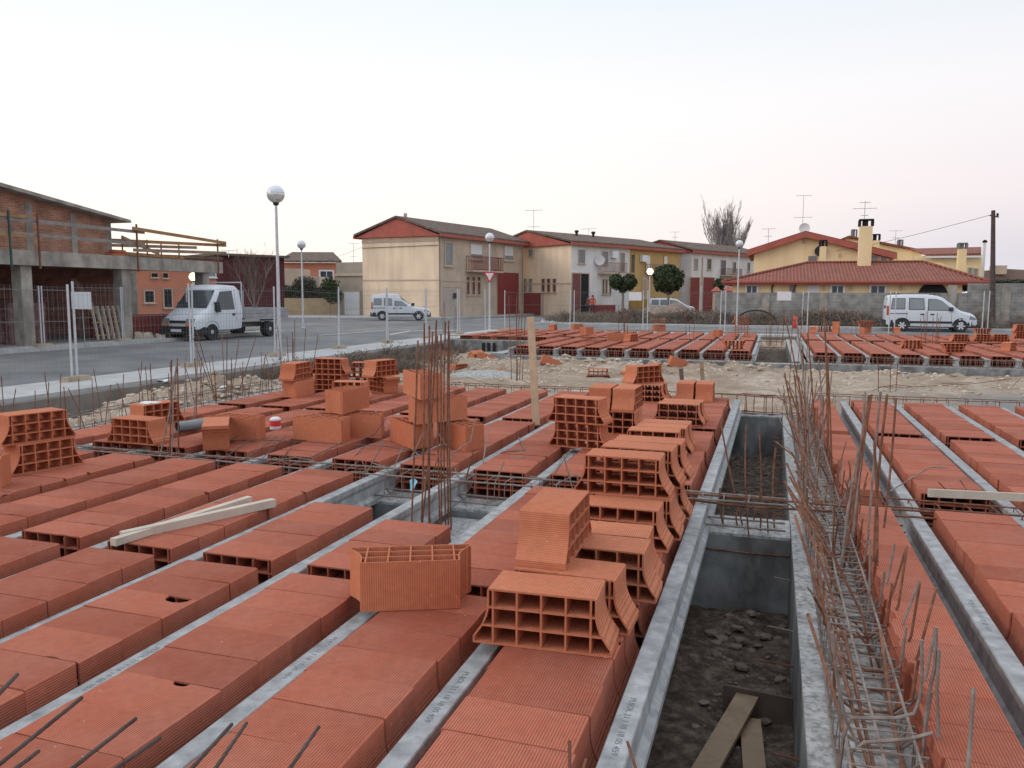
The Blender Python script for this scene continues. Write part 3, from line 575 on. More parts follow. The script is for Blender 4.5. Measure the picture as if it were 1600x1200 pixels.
LB = [
 (-1.66, 3.53, T, 24, 'up', 'grooved clay block standing on end in the foreground, cells open to the sky'),
 (-.90, 3.31, T, 3, 'lay', 'nearest loose clay block, open cells facing the camera beside the pit beam'),
 (-.86, 3.575, T, -1.5, 'lay', 'clay block lying right behind the nearest loose block, under the crosswise one'),
 (-.99, 3.80, T2, 91, 'lay', 'clay block set crosswise on top, grooved side facing the camera, next to the pit beam'),
 (-.80, 3.99, T, 0, 'lay', 'loose block just behind the crosswise one, its right half showing dark cells'),
 (-.82, 4.245, T, 1.5, 'lay', 'loose block fifth back in the long pile beside the pit beam'),
 (-.84, 4.81, T, -1, 'lay', 'lower loose block directly under the front of the large two-high pile'),
 (-.80, 5.07, T, 1, 'lay', 'lower loose block second under the large two-high pile'),
 (-.82, 5.33, T, -1, 'lay', 'lower loose block third under the large two-high pile'),
 (-.79, 5.59, T, 1, 'lay', 'lower loose block last under the large two-high pile'),
 (-.87, 5.08, T2, 0, 'lay', 'large upper block with twelve open cells facing the camera, front of the two-high pile'),
 (-.83, 5.40, T2, -2, 'lay', 'upper block behind the front one of the two-high pile'),
 (-.80, 5.655, T2, -1, 'lay', 'rearmost upper block of the two-high pile beside the pit beam'),
 (-1.03, 7.62, T, 1, 'lay', 'loose block beyond the two-high pile, front of a low row of three'),
 (-.99, 7.88, T, -1, 'lay', 'loose block in the middle of the low row of three beyond the two-high pile'),
 (-.98, 8.14, T, 0, 'lay', 'last block of the low row of three beyond the two-high pile'),
 (-1.02, 9.62, T, 0, 'lay', 'farther loose block with open cells near the end of the pit beam'),
 (-1.00, 9.88, T, -1, 'lay', 'loose block tucked behind the cell-faced one near the end of the pit beam'),
 (-1.17, 12.05, T, 90, 'lay', 'left block of the sideways pair near the far end of the pit beam'),
 (-.90, 12.05, T, 91, 'lay', 'right block of the sideways pair near the far end of the pit beam'),
 (-1.79, 7.84, T, -7, 'lay', 'lower block of the two-block tower right of the wooden post'),
 (-1.80, 7.82, T2, -9, 'lay', 'upper block of the two-block tower right of the wooden post'),
 (-1.62, 8.75, T, 0, 'lay', 'block with open cells under the pair of crosswise blocks'),
 (-1.62, 9.01, T, 0, 'lay', 'hidden rear block under the pair of crosswise blocks'),
 (-1.78, 8.92, T2, 90, 'lay', 'left one of the two crosswise blocks behind the two-block tower'),
 (-1.51, 8.92, T2, 89, 'lay', 'right one of the two crosswise blocks behind the two-block tower'),
 (-1.70, 11.55, T, 2, 'lay', 'block with dark cells supporting the turned top block at the far end'),
 (-1.68, 11.81, T, 0, 'lay', 'second block supporting the turned top block at the far end'),
 (-1.76, 11.7, T2, 52, 'lay', 'turned block with cells to the right topping the farthest pile, against the gravel'),
 (-4.42, 7.33, T, -6, 'upw', 'broad clay block standing on end right of the paint can'),
 (-4.20, 7.68, T, 4, 'upw', 'standing clay block half hidden behind the broad one right of the paint can'),
 (-4.40, 7.76, T2, 91, 'upw', 'upper standing block bridging the pair right of the paint can'),
 (-3.44, 7.40, T, -42, 'upw', 'left foot block of the tall tower behind the column bars'),
 (-2.93, 7.46, T, -40, 'upw', 'right foot block of the tall tower behind the column bars'),
 (-3.20, 7.42, T2, 55, 'upw', 'middle block bridging the tall tower behind the column bars'),
 (-3.30, 7.36, T3, -49, 'upw', 'top block of the tall tower behind the column bars'),
 (-6.74, 10.45, T, 96, 'upw', 'lower block of the leftmost far stack beside the rubble bank'),
 (-6.74, 10.42, T2, 94, 'lay', 'upper turned block of the leftmost far stack beside the rubble bank'),
 (-6.66, 11.3, T, 4, 'lay', 'lower block of the stack with two grids of cells behind the leftmost far stack'),
 (-6.66, 11.3, T2, 4, 'lay', 'upper block of the stack with two grids of cells behind the leftmost far stack'),
 (-6.35, 11.9, T2-.1, 18, 'lay', 'block behind the double cell grids, its flank facing right'),
 (-6.3, 11.95, T-.1, 18, 'lay', 'buried lower block behind the double cell grids'),
 (-5.85, 10.45, T, 10, 'lay', 'low block with one row of cells showing behind the standing upper block'),
 (-5.75, 11.3, T, -33, 'inv', 'upside-down block under the turned one in the middle of the far floor'),
 (-5.78, 11.28, T2, 76, 'lay', 'turned block with flared left flank on the upside-down block'),
 (-6.0, 5.30, T, 77, 'lay', 'lower block of the two-block tower at the left edge, cells facing right'),
 (-6.04, 5.27, T2, 74, 'lay', 'upper block of the two-block tower at the left edge, chipped flared side'),
 (-5.95, 4.62, T, 18, 'upw', 'block standing on end cut off by the left edge of the picture'),
 (-6.14, 6.60, T, -2, 'lay', 'block with three rows of cells on the rebar band left of the leaning bars'),
 (-6.82, 7.6, T, 78, 'lay', 'block with a white rag behind the one on the rebar band'),
 (-5.24, 6.66, T, 126, 'inv', 'upside-down block beside the leaning bars, curved flank to the camera'),
 (-5.30, 7.10, T, 0, 'upw', 'standing block just left of the paint can'),
]
# far floor and gravel
def fb(px, py, z=T, yaw=0, o_='lay', l=''): p = at(px, py, z); LB.append((p.x, p.y+.1, z, yaw, o_, l))
fb(863, 516, T, 90, 'lay', 'small orange block at the back left of the distant floor')
fb(900, 515, T, 60, 'upw', 'orange block second along the back of the distant left floor')
fb(919, 533, T, 12, 'lay', 'block with cells in the lower half of the distant left pile'); fb(915, 523, T2, 80, 'upw', 'block topping the distant left pile')
fb(960, 532, T, 30, 'upw', 'orange block between the distant column bars and the left pile')
fb(985, 534, T, 70, 'lay', 'bright block standing among the distant column bars')
fb(1028, 517, T, 45, 'upw', 'lower block of the balanced pair on the distant floor'); LB.append((LB[-1][0]+.02, LB[-1][1], T2, 10, 'inv', 'wider upper block of the balanced pair on the distant floor'))
fb(1121, 526, T, 80, 'upw', 'orange block left of the three-high distant tower')
fb(1158, 526, T, 5, 'lay', 'bottom block of the three-high distant tower by the gap'); LB.append((LB[-1][0], LB[-1][1], T2, 5, 'lay', 'middle block of the three-high distant tower by the gap')); LB.append((LB[-1][0]-.02, LB[-1][1], T3, 8, 'lay', 'top block of the three-high distant tower by the gap'))
fb(1146, 546, T, 15, 'inv', 'broken cell-faced block lying at the front of the distant left floor')
fb(1270, 520, T, 90, 'lay', 'leftmost orange block at the back of the distant right floor'); fb(1288, 519, T, 10, 'lay', 'dark-celled block between two orange ones on the distant right floor')
fb(1306, 522, T, 80, 'upw', 'lower block of the square distant stack on the right floor'); LB.append((LB[-1][0], LB[-1][1], T2, 84, 'upw', 'upper block of the square distant stack on the right floor'))
fb(1352, 521, T, 60, 'upw', 'lower block of the top-heavy distant stack on the right floor'); LB.append((LB[-1][0], LB[-1][1], T2, 8, 'inv', 'upper block of the top-heavy distant stack on the right floor'))
fb(1401, 521, T, 88, 'lay', 'orange block in front of the rear wheel of the right van')
fb(1424, 545, T, 8, 'lay', 'cell-faced block in the middle of the distant right floor')
fb(1490, 551, T, 12, 'inv', 'cell-faced upside-down block farther right on the distant floor')
fb(1577, 549, T, 60, 'lay', 'turned block near the right edge of the distant floor')
fb(1535, 523, T, 5, 'inv', 'upside-down cell-faced block beneath the fence post right of the van')
for q_, w_ in ((1500, 'left'), (1535, 'middle'), (1562, 'right')): fb(q_, 534, T, 12, 'lay', f'small dusty block, {w_} of three in a row toward the right picture edge')
fb(1596, 529, T, 15, 'lay', 'lower block of the stack cut by the right picture edge'); LB.append((LB[-1][0], LB[-1][1], T2, 15, 'lay', 'upper block of the stack cut by the right picture edge'))
def gb(px, py, yaw, o_, l, tilt=(0, 0), sink=.05):
    p = at(px, py, -.36); z = gz(p.x, p.y)-sink; LB.append((p.x, p.y+.1, z, yaw, o_, l, tilt))
gb(855, 576, 40, 'upw', 'tilted orange block on the gravel right of the wooden post', (0, 25))
gb(933, 586, 15, 'lay', 'cell-faced block on the gravel in front of the distant floor')
gb(1056, 580, 35, 'upw', 'tilted block with slots up on the rubble mound', (10, 18))
gb(1022, 583, 85, 'lay', 'low block on the gravel between the turned top block and the tilted one')
gb(978, 584, 90, 'lay', 'half-buried block fragment at the left of the turned top block', (0, 0), .16)
gb(690, 556, 30, 'upw', 'reddish block among dry weeds behind the column bars', (12, 10))
gb(757, 562, 15, 'upw', 'block leaning on the rubble below the slotted wall', (0, 15))
gb(742, 558, 60, 'lay', 'tilted block left of the leaning one below the slotted wall', (25, 0))
gb(714, 577, 70, 'lay', 'half-sunk block by the patch of dumped mortar', (0, 0), .12)
for q in LB:
    loose(q[0], q[1], q[2], q[3], q[4], q[5], tilt=q[6] if len(q) > 6 else (0, 0))
# shards of broken brick
def shard(px, py, z, s, l):
    p = at(px, py, z); 
    if z < -.2: p.z = gz(p.x, p.y)
    b = MB(); a0 = random.random()*6
    pts = [(math.cos(a0+i*1.5)*s*random.uniform(.7, 1.1), math.sin(a0+i*1.5)*s*random.uniform(.5, .9)) for i in range(4)]
    tl = random.uniform(-.3, .3)
    b.hexa([(p.x+x, p.y+y, p.z+.004+abs(x*tl)) for x, y in pts], [(p.x+x*.95, p.y+y*.95, p.z+.025+abs(x*tl)) for x, y in pts])
    b.box(p.x-s*.1, p.x-s*.06, p.y-s*.3, p.y+s*.3, p.z+.02, p.z+.02+s*.35)
    solo(b, 'brick_shard', clay_loose, l, 'brick shard', 'broken clay shards')
for i, (x, y, s) in enumerate(((770, 573, .16), (783, 580, .13), (1210, 570, .2), (1225, 571, .14), (1351, 573, .1), (1388, 578, .18), (1440, 579, .2), (1570, 583, .16))):
    shard(x, y, -.36, s, ['long orange shard below the slotted wall', 'curved shard right of the long one by the dumped mortar', 'flat red shard on the gravel behind the wall bars', 'smaller flat shard beside the red one behind the wall bars', 'round terracotta lump at the foot of the distant right wall', 'low shard right of the terracotta lump', 'flat shard at the foot of the distant right wall under the van', 'red shard on the grey gravel at the right edge'][i])
shard(1412, 975, -.17, .05, 'bright orange brick chip lying in the rebar cage'); shard(1405, 1000, -.17, .05, 'pale brick chip with pointed corner in the rebar cage'); shard(1392, 1018, -.17, .035, 'narrow pale brick splinter lowest in the rebar cage')
# ================================================================== REINFORCEMENT
def P3(v): return Vector(v)
def cage(org, axis, L, w, h, label, step=.2, r=.006, mt=rust, nl=2, rs=.004, jit=.01):
    t = empty('rebar_cage', org, label, 'rebar cage', 'rebar cages on the foundation walls'); o = Vector(org)
    ax = Vector((1, 0, 0)) if axis == 'x' else Vector((0, 1, 0)); ay = Vector((0, 1, 0)) if axis == 'x' else Vector((-1, 0, 0)); az = Vector((0, 0, 1))
    for z in (0, h):
        for i in range(nl):
            y = -w/2 + w*i/(nl-1); n = max(3, int(L/1.2))
            MB().tube([o+ax*(L*j/n)+ay*(y+random.gauss(0, jit))+az*(z+random.gauss(0, jit*.7)) for j in range(n+1)], r, 6).build('long_bar', mt, t)
    n = int(L/step); tgt = None; one = []
    for v_ in range(3):
        b = MB(); y0, y1 = -w/2-r, w/2+r; e = random.gauss(0, .01); pts = [ay*y0+az*(-r), ay*y1+az*(-r), ay*(y1+e)+az*(h+r), ay*(y0+e)+az*(h+r), ay*y0+az*(-r)]
        k = ax*.02; b.tube([pts[0], pts[1], pts[2]+k*.3, pts[3]+k*.6, pts[4]+k], rs, 5); b.tube([pts[3]+k*.6, pts[3]+k*.6+ay*.05-az*.05], rs, 5); one.append(b.mesh('stirrup', mt))
    for i in range(min(n, 98)):
        s = bpy.data.objects.new('stirrup', one[i % 3]); COL.objects.link(s); s.parent = t; s.location = ax*(step*(i+.5)+random.gauss(0, .02)); s.rotation_euler = (random.gauss(0, .03), random.gauss(0, .03), random.gauss(0, .06))
    return t
cage((-8.0, 6.26, -.155), 'x', 8.15, .22, .19, 'long grey mortar-splashed rebar cage across the middle of the left floor', .19, .008, rustg)
cage((.62, 6.54, -.165), 'x', 6.5, .22, .19, 'rusty rebar cage running right beneath the plank on the right-hand floor', .17, .007, rust)
cage((-8.0, 12.62, -.18), 'x', 8.1, .18, .26, 'thin dark rebar cage along the far edge of the near left floor', .2, .006, rust)
cage((.6, 12.92, -.18), 'x', 8.0, .18, .28, 'thin dark rebar cage along the far edge of the right-hand floor', .2, .006, rust)
cage((-.40, 12.62, -.18), 'x', .9, .18, .26, 'short rebar cage over the far end of the open pit', .13, .006, rust)
cage((.42, 2.2, -.185), 'y', 10.4, .24, .20, 'long splashed rebar cage lying on the wall right of the open pit', .108, .006, rustg, 3)
cage((-8.25, 7.0, -.11), 'y', 5.7, .2, .18, 'grey rebar cage along the left edge wall by the rubble bank', .22, .006, rustg)
cage((-7.5, 22.88, -.2), 'x', 7.3, .10, .18, 'fine rebar cage in front of the distant left floor', .12, .005, rustg, 2, .004)
cage((.9, 22.92, -.2), 'x', 11, .10, .18, 'fine rebar cage in front of the distant right floor', .12, .005, rustg, 2, .004)
cage((-7.4, 28.6, -.16), 'x', 7.8, .15, .2, 'rebar cage between front and back spans of the distant left floor', .2)
cage((.9, 30.0, -.16), 'x', 10.5, .15, .2, 'rebar cage between front and back spans of the distant right floor', .2)
cage((-7.4, 34.9, -.16), 'x', 7.8, .15, .22, 'rebar cage along the back edge of the distant left floor', .2)
cage((.9, 35.85, -.16), 'x', 11.0, .12, .2, 'rebar cage along the back edge of the distant right floor', .2)
cage((-11.2, 27.2, -.02), 'x', 3.2, .2, .12, 'rebar cage on top of the recessed slotted wall', .2)

def cluster(name, label, bars, mt=rust, r=.007, ties=True, cat='starter bars'):
    """bars: list of polylines; one thing, each bar a part"""
    o = Vector(bars[0][0]); t = empty(name, o, label, cat, 'column starter bars')
    for i, b in enumerate(bars):
        MB().tube(b, r, 6).build('bar', mt if not isinstance(mt, list) else mt[i % len(mt)], t)
    return t
def bp(bx, by, bz, tx, ty, dd=0.0, bend=.01, n=4):
    a = at(bx, by, bz); t = (a-C0).dot(_fw); b = dep(tx, ty, t+dd)
    side = Vector((random.gauss(0, bend), random.gauss(0, bend), 0))
    return [a.lerp(b, i/n) + side*math.sin(math.pi*i/n) for i in range(n+1)]
# the tall column bars left of centre
tl = [(641, 868, 653, 532), (657, 871, 663, 504), (671, 866, 671, 509), (690, 842, 689, 522), (697, 836, 696, 503), (701, 835, 701, 501), (672, 858, 676, 518), (655, 862, 682, 500), (688, 850, 683, 524), (705, 828, 702, 518)]
cluster('column_bars', 'tall rusty column bars rising from the pedestal among the clay blocks', [bp(a, b, -.27, c, d, random.uniform(-.05, .05)) for a, b, c, d in tl], rust, .0065)
# leaning splashed bars and loops round that column
tl = [(735, 700, .0, 764, 660)]
ls = [[(632, 735, .0), (655, 690, .15), (668, 655, .35)], [(585, 640, .2), (640, 700, .05), (700, 745, 0)], [(665, 735, 0), (735, 690, .2), (742, 658, .35)], [(752, 740, 0), (760, 690, .2), (766, 664, .3)], [(715, 745, 0), (700, 700, .1), (684, 676, .25)], [(780, 735, 0), (783, 722, .05), (822, 714, .06)], [(810, 683, .07), (820, 703, .07), (784, 706, .07)], [(868, 738, .03), (880, 712, .07), (900, 700, .09)]]
def pxl(l): return [at(*q) for q in l]
cluster('bent_bars', 'grey mortar-splashed bent bars tangled over the middle rebar band', [pxl(l) for l in ls], rustg, .006)
cluster('bent_bars', 'thin black bars and hose lying over the band near the paint can', [pxl(l) for l in [[(330, 690, .07), (400, 687, .1), (470, 690, .09), (540, 694, .09), (600, 697, .1), (680, 710, .07)], [(340, 702, .07), (372, 680, .12)], [(355, 712, .05), (395, 685, .12)], [(385, 716, .05), (432, 683, .1)], [(408, 718, .04), (446, 682, .1)], [(436, 722, .04), (462, 690, .1)], [(470, 722, .04), (534, 692, .1)], [(545, 722, .04), (572, 695, .1)], [(560, 690, .1), (586, 678, .14), (604, 652, .3)]]], mat('thin_dark_steel', (.10, .09, .085), .7, .3, 20, 0), .0045)
# leaning bars at the left end of the band
cluster('column_bars', 'leaning grey and rusty column bars at the left end of the middle band', [bp(a, b, -.0, c, d, e) for a, b, c, d, e in [(250, 713, 275, 573, .2), (265, 712, 268, 562, 0), (268, 714, 266, 566, .1), (279, 708, 277, 560, .1), (302, 662, 308, 533, .0), (306, 660, 304, 560, .2), (288, 655, 290, 545, .3)]], [rustg, rust], .007)
# left edge dowels: a row of individually standing bars
g = 'starter bars along the left edge wall'
for i in range(48):
    y = 6.5+i*.13 + random.gauss(0, .03); x = -8.25 + random.choice((-.1, .1)); a = Vector((x, y, -.11)); h_ = random.uniform(.5, .78); lx, ly = random.gauss(0, .06), random.gauss(0, .07)
    solo(MB().tube([a, a+Vector((lx*.4, ly*.4, h_*.5)), a+Vector((lx, ly, h_))], .0055, 5), 'starter_bar', rust, f'thin rusty starter bar, {ordn[i]} from the near end of the left edge row', 'starter bar', g, org=a)
cluster('column_bars', 'close bundle of taller bars at the far left corner of the near floor', [[Vector((-8.25+dx, 12.6+dy, -.12)), Vector((-8.25+dx*1.6, 12.6+dy*1.5, h))] for dx, dy, h in ((-.1, -.1, 1.0), (.1, -.12, .9), (0, .1, 1.1), (-.12, .12, .8), (.14, .1, .95), (.22, -.3, .8), (.3, .1, .85))], rust, .006)
cluster('column_bars', 'fan of rusty bars near the left edge, beyond the leaning column bars', [[Vector((-8.15+dx, 10.6+dy, -.12)), Vector((-8.15+dx*3.2, 10.6+dy*3, h))] for dx, dy, h in ((-.1, -.1, .9), (.08, -.08, 1.0), (.02, .1, .85), (-.08, .1, .95), (.12, .1, .9), (0, -.2, 1.0))], rust, .006)
# wall bars right of the pit
cl1 = [(1262, 735, 1247, 590, .1), (1258, 740, 1226, 583, .3), (1270, 730, 1244, 495, .3), (1276, 725, 1262, 520, .2), (1292, 728, 1290, 545, .1), (1286, 735, 1279, 562, 0), (1264, 720, 1254, 540, .2), (1300, 760, 1291, 540, -.2), (1282, 700, 1300, 580, .2), (1268, 722, 1226, 490, .6), (1295, 745, 1287, 480, .1)]
cluster('column_bars', 'tall rusty bar bundle on the wall at the far half of the open pit', [bp(a, b, -.15, c, d, e) for a, b, c, d, e in cl1], [rust, rust, rustg], .0085)
cl1b = [(1250+random.uniform(-6, 22), 690+random.uniform(-35, 55), 1212+random.uniform(0, 85), 582+random.uniform(-5, 60), random.uniform(0, .4)) for _ in range(30)]
cluster('bent_bars', 'fan of thin leaning bars around the tall bundle on the wall', [bp(a, b, -.15, c, d, e, .04) for a, b, c, d, e in cl1b], [rust, rustg, rust], .006)
cl2 = [(1327, 885, 1352, 612, .05), (1336, 885, 1362, 616, .1), (1316, 905, 1358, 618, .0), (1352, 905, 1376, 612, .05), (1364, 940, 1386, 616, -.1), (1374, 880, 1400, 622, .0), (1310, 930, 1342, 700, -.05), (1368, 950, 1366, 690, .05)]
cluster('column_bars', 'seven straight ribbed column bars standing in front of the second right beam', [bp(a, b, -.18, c, d, e) for a, b, c, d, e in cl2], [rustg, rust, rust], .008)
# slanting bars leaning over the wall towards the pit
cl3 = [(1300, 890, 1229, 724, .5), (1310, 900, 1225, 752, .4), (1300, 870, 1234, 745, .5), (1318, 1000, 1232, 765, .6), (1330, 1090, 1242, 805, .5), (1322, 905, 1248, 790, .3), (1270, 740, 1212, 690, .5), (1262, 700, 1228, 650, .4), (1290, 800, 1250, 700, .4), (1284, 775, 1238, 655, .5)] + [(1285+i*4+random.uniform(-8, 8), 800+i*18, 1236+i*5+random.uniform(-8, 8), 720+i*16, .3) for i in range(9)]
cluster('bent_bars', 'rusty bars slanting left over the wall toward the open pit', [bp(a, b, -.1, c, d, e, .02) for a, b, c, d, e in cl3], rust, .0075)
near3 = [(1262, 960, 1300, 1075, 1335, 1200), (1318, 985, 1345, 1110, 1368, 1210), (1300, 985, 1330, 1100, 1362, 1215), (1376, 985, 1392, 1110, 1412, 1210), (1270, 873, 1300, 960, 1325, 1050), (1272, 902, 1296, 1000, 1312, 1080)]
def px3(l, d0, d1): n = len(l)//2; return [dep(l[2*i], l[2*i+1], d0+(d1-d0)*i/(n-1)) for i in range(n)]
cluster('bent_bars', 'long curved rusty bars arching over the near end of the wall cage', [px3(l, 3.5, 2.75) for l in near3[:4]] + [px3(l, 4.2, 3.7) for l in near3[4:]], rust, .0075)
hk = [[(1440, 1000), (1441, 1050), (1438, 1090), (1428, 1115), (1400, 1122), (1330, 1122), (1318, 1150), (1312, 1200)],
      [(1463, 980), (1461, 1040), (1448, 1100), (1440, 1210)], [(1467, 1015), (1464, 1080), (1467, 1160), (1455, 1230)], [(1458, 1145), (1420, 1155), (1350, 1160), (1330, 1175), (1322, 1240)], [(1477, 1170), (1482, 1230)], [(1300, 988), (1308, 1060), (1320, 1120), (1340, 1165)]]
cluster('bent_bars', 'thick grey hooked bars at the near end of the wall cage', [[dep(x, y, 2.75+.02*i) for i, (x, y) in enumerate(l)] for l in hk], rustg, .0062)
cluster('bent_bars', 'single grey bar standing alone beside the bottom right hooks', [px3((1521, 1075, 1517, 1140, 1510, 1230), 2.55, 2.5)], rustg, .007)
ub = []
for i, (tx, ty) in enumerate(((1403, 835), (1428, 858), (1435, 865), (1436, 893), (1447, 908), (1445, 930), (1392, 900))):
    y_ = 4.55-i*.19; a = Vector((.30, y_, -.03)); b_ = Vector((.55, y_-.01, -.09)); hh_ = .27+.05*(i % 3); ub.append([a, Vector((.46, y_, -.10)), b_, Vector((.60, y_, -.02)), Vector((.635, y_+.01, .08)), Vector((.66+.03*(i % 2), y_+.03, hh_))])
cluster('bent_bars', 'row of hooked stirrup ends curling up right of the wall cage', ub, [rustg, rust, rust], .006)
cl = [(1300+random.uniform(0, 40), 850+random.uniform(-25, 15), 1310+random.uniform(-40, 40), 770+random.uniform(-30, 20), .1) for _ in range(8)]
cluster('bent_bars', 'tangle of splashed stirrups over the wall joint at the cross wall', [bp(a, b, -.18, c, d, e, .05) for a, b, c, d, e in cl], [rustg, rust], .006)
# bars crossing and standing in the pit
solo(MB().tube([Vector((-.6, 6.30, .035)), Vector((-.1, 6.33, .03)), Vector((.5, 6.31, .03)), Vector((1.4, 6.35, .03))], .009, 6), 'cross_bar', rust, 'upper of two rusty bars crossing the open pit over the pit beam', 'rebar')
solo(MB().tube([Vector((-.62, 6.16, .022)), Vector((-.1, 6.13, .012)), Vector((.5, 6.17, .02)), Vector((1.5, 6.2, .02))], .009, 6), 'cross_bar', rust, 'lower of two rusty bars crossing the open pit over the pit beam', 'rebar')
cluster('pit_bars', 'rusty bars standing on the cross wall inside the open pit', [bp(a, b, -.2, c, d, 0) for a, b, c, d in ((1131, 822, 1125, 762), (1170, 838, 1166, 664), (1188, 830, 1186, 672), (1153, 824, 1155, 790), (1210, 825, 1212, 700), (1160, 820, 1125, 655), (1200, 832, 1185, 770), (1178, 815, 1180, 785))], rust, .007)
for i, (x0, y0, x1, y1, lab) in enumerate(((1195, 900, 1236, 908, 'grey bar'), (1165, 975, 1250, 988, 'pale long bar'), (1205, 1040, 1254, 1044, 'rusty bar'), (1205, 1186, 1268, 1192, 'thick rusty bar'), (1180, 858, 1236, 862, 'thin bar'))):
    zz = (-.45, -.5, -.55, -.5, -.35)[i]
    a, b_ = at(x1, y1, zz), None; a = Vector((.20, at(x1, y1, zz).y, zz)); b_ = a + Vector((-.12-.04*i % .12, .0, .015))
    solo(MB().tube([b_, a], .006, 6), 'stub_bar', rustg if i in (0, 1) else rust, f'{lab} poking from the pit side of the foundation wall, {ordn[i]} of five', 'rebar')
t = empty('tie_bars', (.2, 7, -.5), 'column of short stub bars poking from the pit side of the far wall half', 'stub bars')
for i in range(16): MB().tube([Vector((.188, 6.9+i*.33, -.3-.02*(i % 3))), Vector((.06, 6.9+i*.33, -.3))], .005, 5).build('bar', rust, t)
# distant column bars
for bx, by, n, ty, l in ((838, 595, 6, 455, 'thin column bars at the far edge of the near floor left of the post'), (975, 532, 6, 468, 'column bars in the middle of the distant left floor'), (1078, 535, 3, 487, 'three thin bars near the right part of the distant left floor'), (1210, 540, 7, 480, 'rusty bar bundle in the gap between the distant floors'), (1455, 545, 8, 482, 'thin bars standing in front of the right van'), (1335, 522, 2, 485, 'pair of thin bars behind the distant right floor stacks'), (1385, 612, 3, 560, 'slim bars at the far edge of the right-hand floor'), (700, 520, 5, 470, 'thin bars near the crossing left of the yield sign'), (1245, 610, 3, 470, 'very tall bars at the far end of the wall')):
    if by > 590: z0, wx = -.1, .28
    else: z0, wx = -.1, .5
    a = at(bx if bx != 838 else 802, by, z0); t_ = (a-C0).dot(_fw); hh = (by-ty)*t_/F
    cluster('column_bars', l, [[a+Vector((dx, dy, 0)), a+Vector((dx*1.2+random.gauss(0, .04), dy, hh*random.uniform(.7, 1)))] for dx, dy in [(random.uniform(-wx, wx)*.6, random.uniform(-.15, .15)) for _ in range(n)]], rust, .007 if by > 590 else .009)
# foreground dark bars, standing up from the wall under the camera and leaning forward
fg = [(0, 1082, 27, 1054), (-60, 1242, 128, 1090), (10, 1212, 60, 1174), (85, 1222, 212, 1123), (150, 1222, 250, 1153), (280, 1222, 362, 1132), (322, 1222, 385, 1130), (438, 1222, 498, 1136)]
for i, (x0, y0, x1, y1) in enumerate(fg):
    a, b_ = dep(x0, y0, 1.75), dep(x1, y1, 2.12); a = a + (a-b_).normalized()*.15
    solo(MB().tube([a, b_], .0052, 6), 'starter_bar', mat('dark_steel', (.075, .052, .046), .8, .3, 20, .2) if i == 0 else bpy.data.materials['dark_steel'], f'dark out-of-focus bar slanting up at the bottom edge, {ordn[i]} from the left', 'starter bar', 'slanting bars at the bottom edge')
for i, (x0, y0, x1, y1) in enumerate(((890, 1222, 890, 1157), (905, 1222, 916, 1186), (1000, 1222, 980, 1158))):
    a, b_ = dep(x0, y0, 2.3), dep(x1, y1, 2.35); a = a+(a-b_).normalized()*.1
    solo(MB().tube([a, b_], .005, 6), 'starter_bar', rust, ['short rusty bar tip at the bottom edge on the last clay row', 'tiny rusty bar tip right of the short one at the bottom edge', 'rusty bar tip in front of the near end of the pit beam'][i], 'starter bar', 'slanting bars at the bottom edge')
# loose wires on the gravel and right floor
cluster('loose_wire', 'long loose dark bars curving over the grey gravel', [[Vector((p.x, p.y, gz(p.x, p.y)+.03+k)) for p, k in [(at(x, y, -.35), kk) for x, y, kk in l]] for l in (((1362, 618, .1), (1378, 608, .05), (1420, 603, .02), (1520, 600, .02), (1590, 602, .1)), ((1370, 616, .15), (1400, 606, .08), (1425, 603, .02)), ((1470, 615, .2), (1520, 600, .05)), ((1578, 625, .2), (1600, 600, .2)))], rust, .007, cat='loose bars')
cluster('loose_wire', 'crooked bars lying behind the far cage left of the wooden post', [pxl(l) for l in (((728, 589, -.2), (770, 602, 0)), ((715, 596, -.2), (752, 608, 0)), ((810, 592, -.2), (860, 612, 0)))], rust, .006, cat='loose bars')
cluster('bent_bars', 'thin bar bent over the second right row, from the column bars', [[at(1390, 768, .0), at(1453, 730, .12), at(1480, 731, .12)]], rustg, .0055)
cluster('bent_bars', 'two short bars sticking up over the right-hand plank', [[at(1478, 765, .08), at(1466, 753, .14)], [at(1510, 765, .08), at(1500, 750, .14)]], rust, .005)
cluster('bent_bars', 'thin upright bars between half blocks and the first right beam', [bp(a, b, .0, c, d, 0) for a, b, c, d in ((1308, 760, 1322, 690), (1318, 770, 1326, 720), (1330, 780, 1328, 727), (1340, 790, 1356, 738), (1343, 815, 1354, 755))], rust, .005)
# timbers
def plank(a, b, w, h, label, mt=woodp, name='timber'): return solo(MB().bar(a, b, w, h), name, mt, label, 'timber')
plank(at(190, 838, .085), at(428, 785, .09)+Vector((0, 0, .0)), .055, .055, 'pale square timber lying across the clay rows at the left, front one of two')
plank(at(183, 848, .085)+Vector((-.03, .0, 0)), at(390, 780, .085), .05, .045, 'shorter pale timber right behind the front one on the clay rows')
plank(at(1450, 770, .085), at(1660, 780, .085), .022, .06, 'pale plank lying along the rebar band at the right edge')
a = at(838, 664, .0); solo(MB().bar(a, dep(829, 495, (a-C0).dot(_fw)), .088, .03, (0, 1, 0)), 'wooden_post', wood, 'upright pine board standing near the middle of the far floor', 'post')
for px_, py_, ty, l in ((1066, 598, 576, 'short grey timber stake at the far end of the pit beam'), (1098, 594, 565, 'taller brown stake right of the short grey one')):
    a = at(px_, py_, -.2); solo(MB().bar(a, dep(px_-2, ty, (a-C0).dot(_fw)), .08, .05, (0, 1, 0)), 'stake', woodd if px_ == 1066 else board_m, l, 'stake')
zf = -.735
plank(at(1170, 1085, zf+.06), at(1070, 1260, zf+.03), .12, .025, 'long dirty board on the pit floor, leaning over a darker board', board_m)
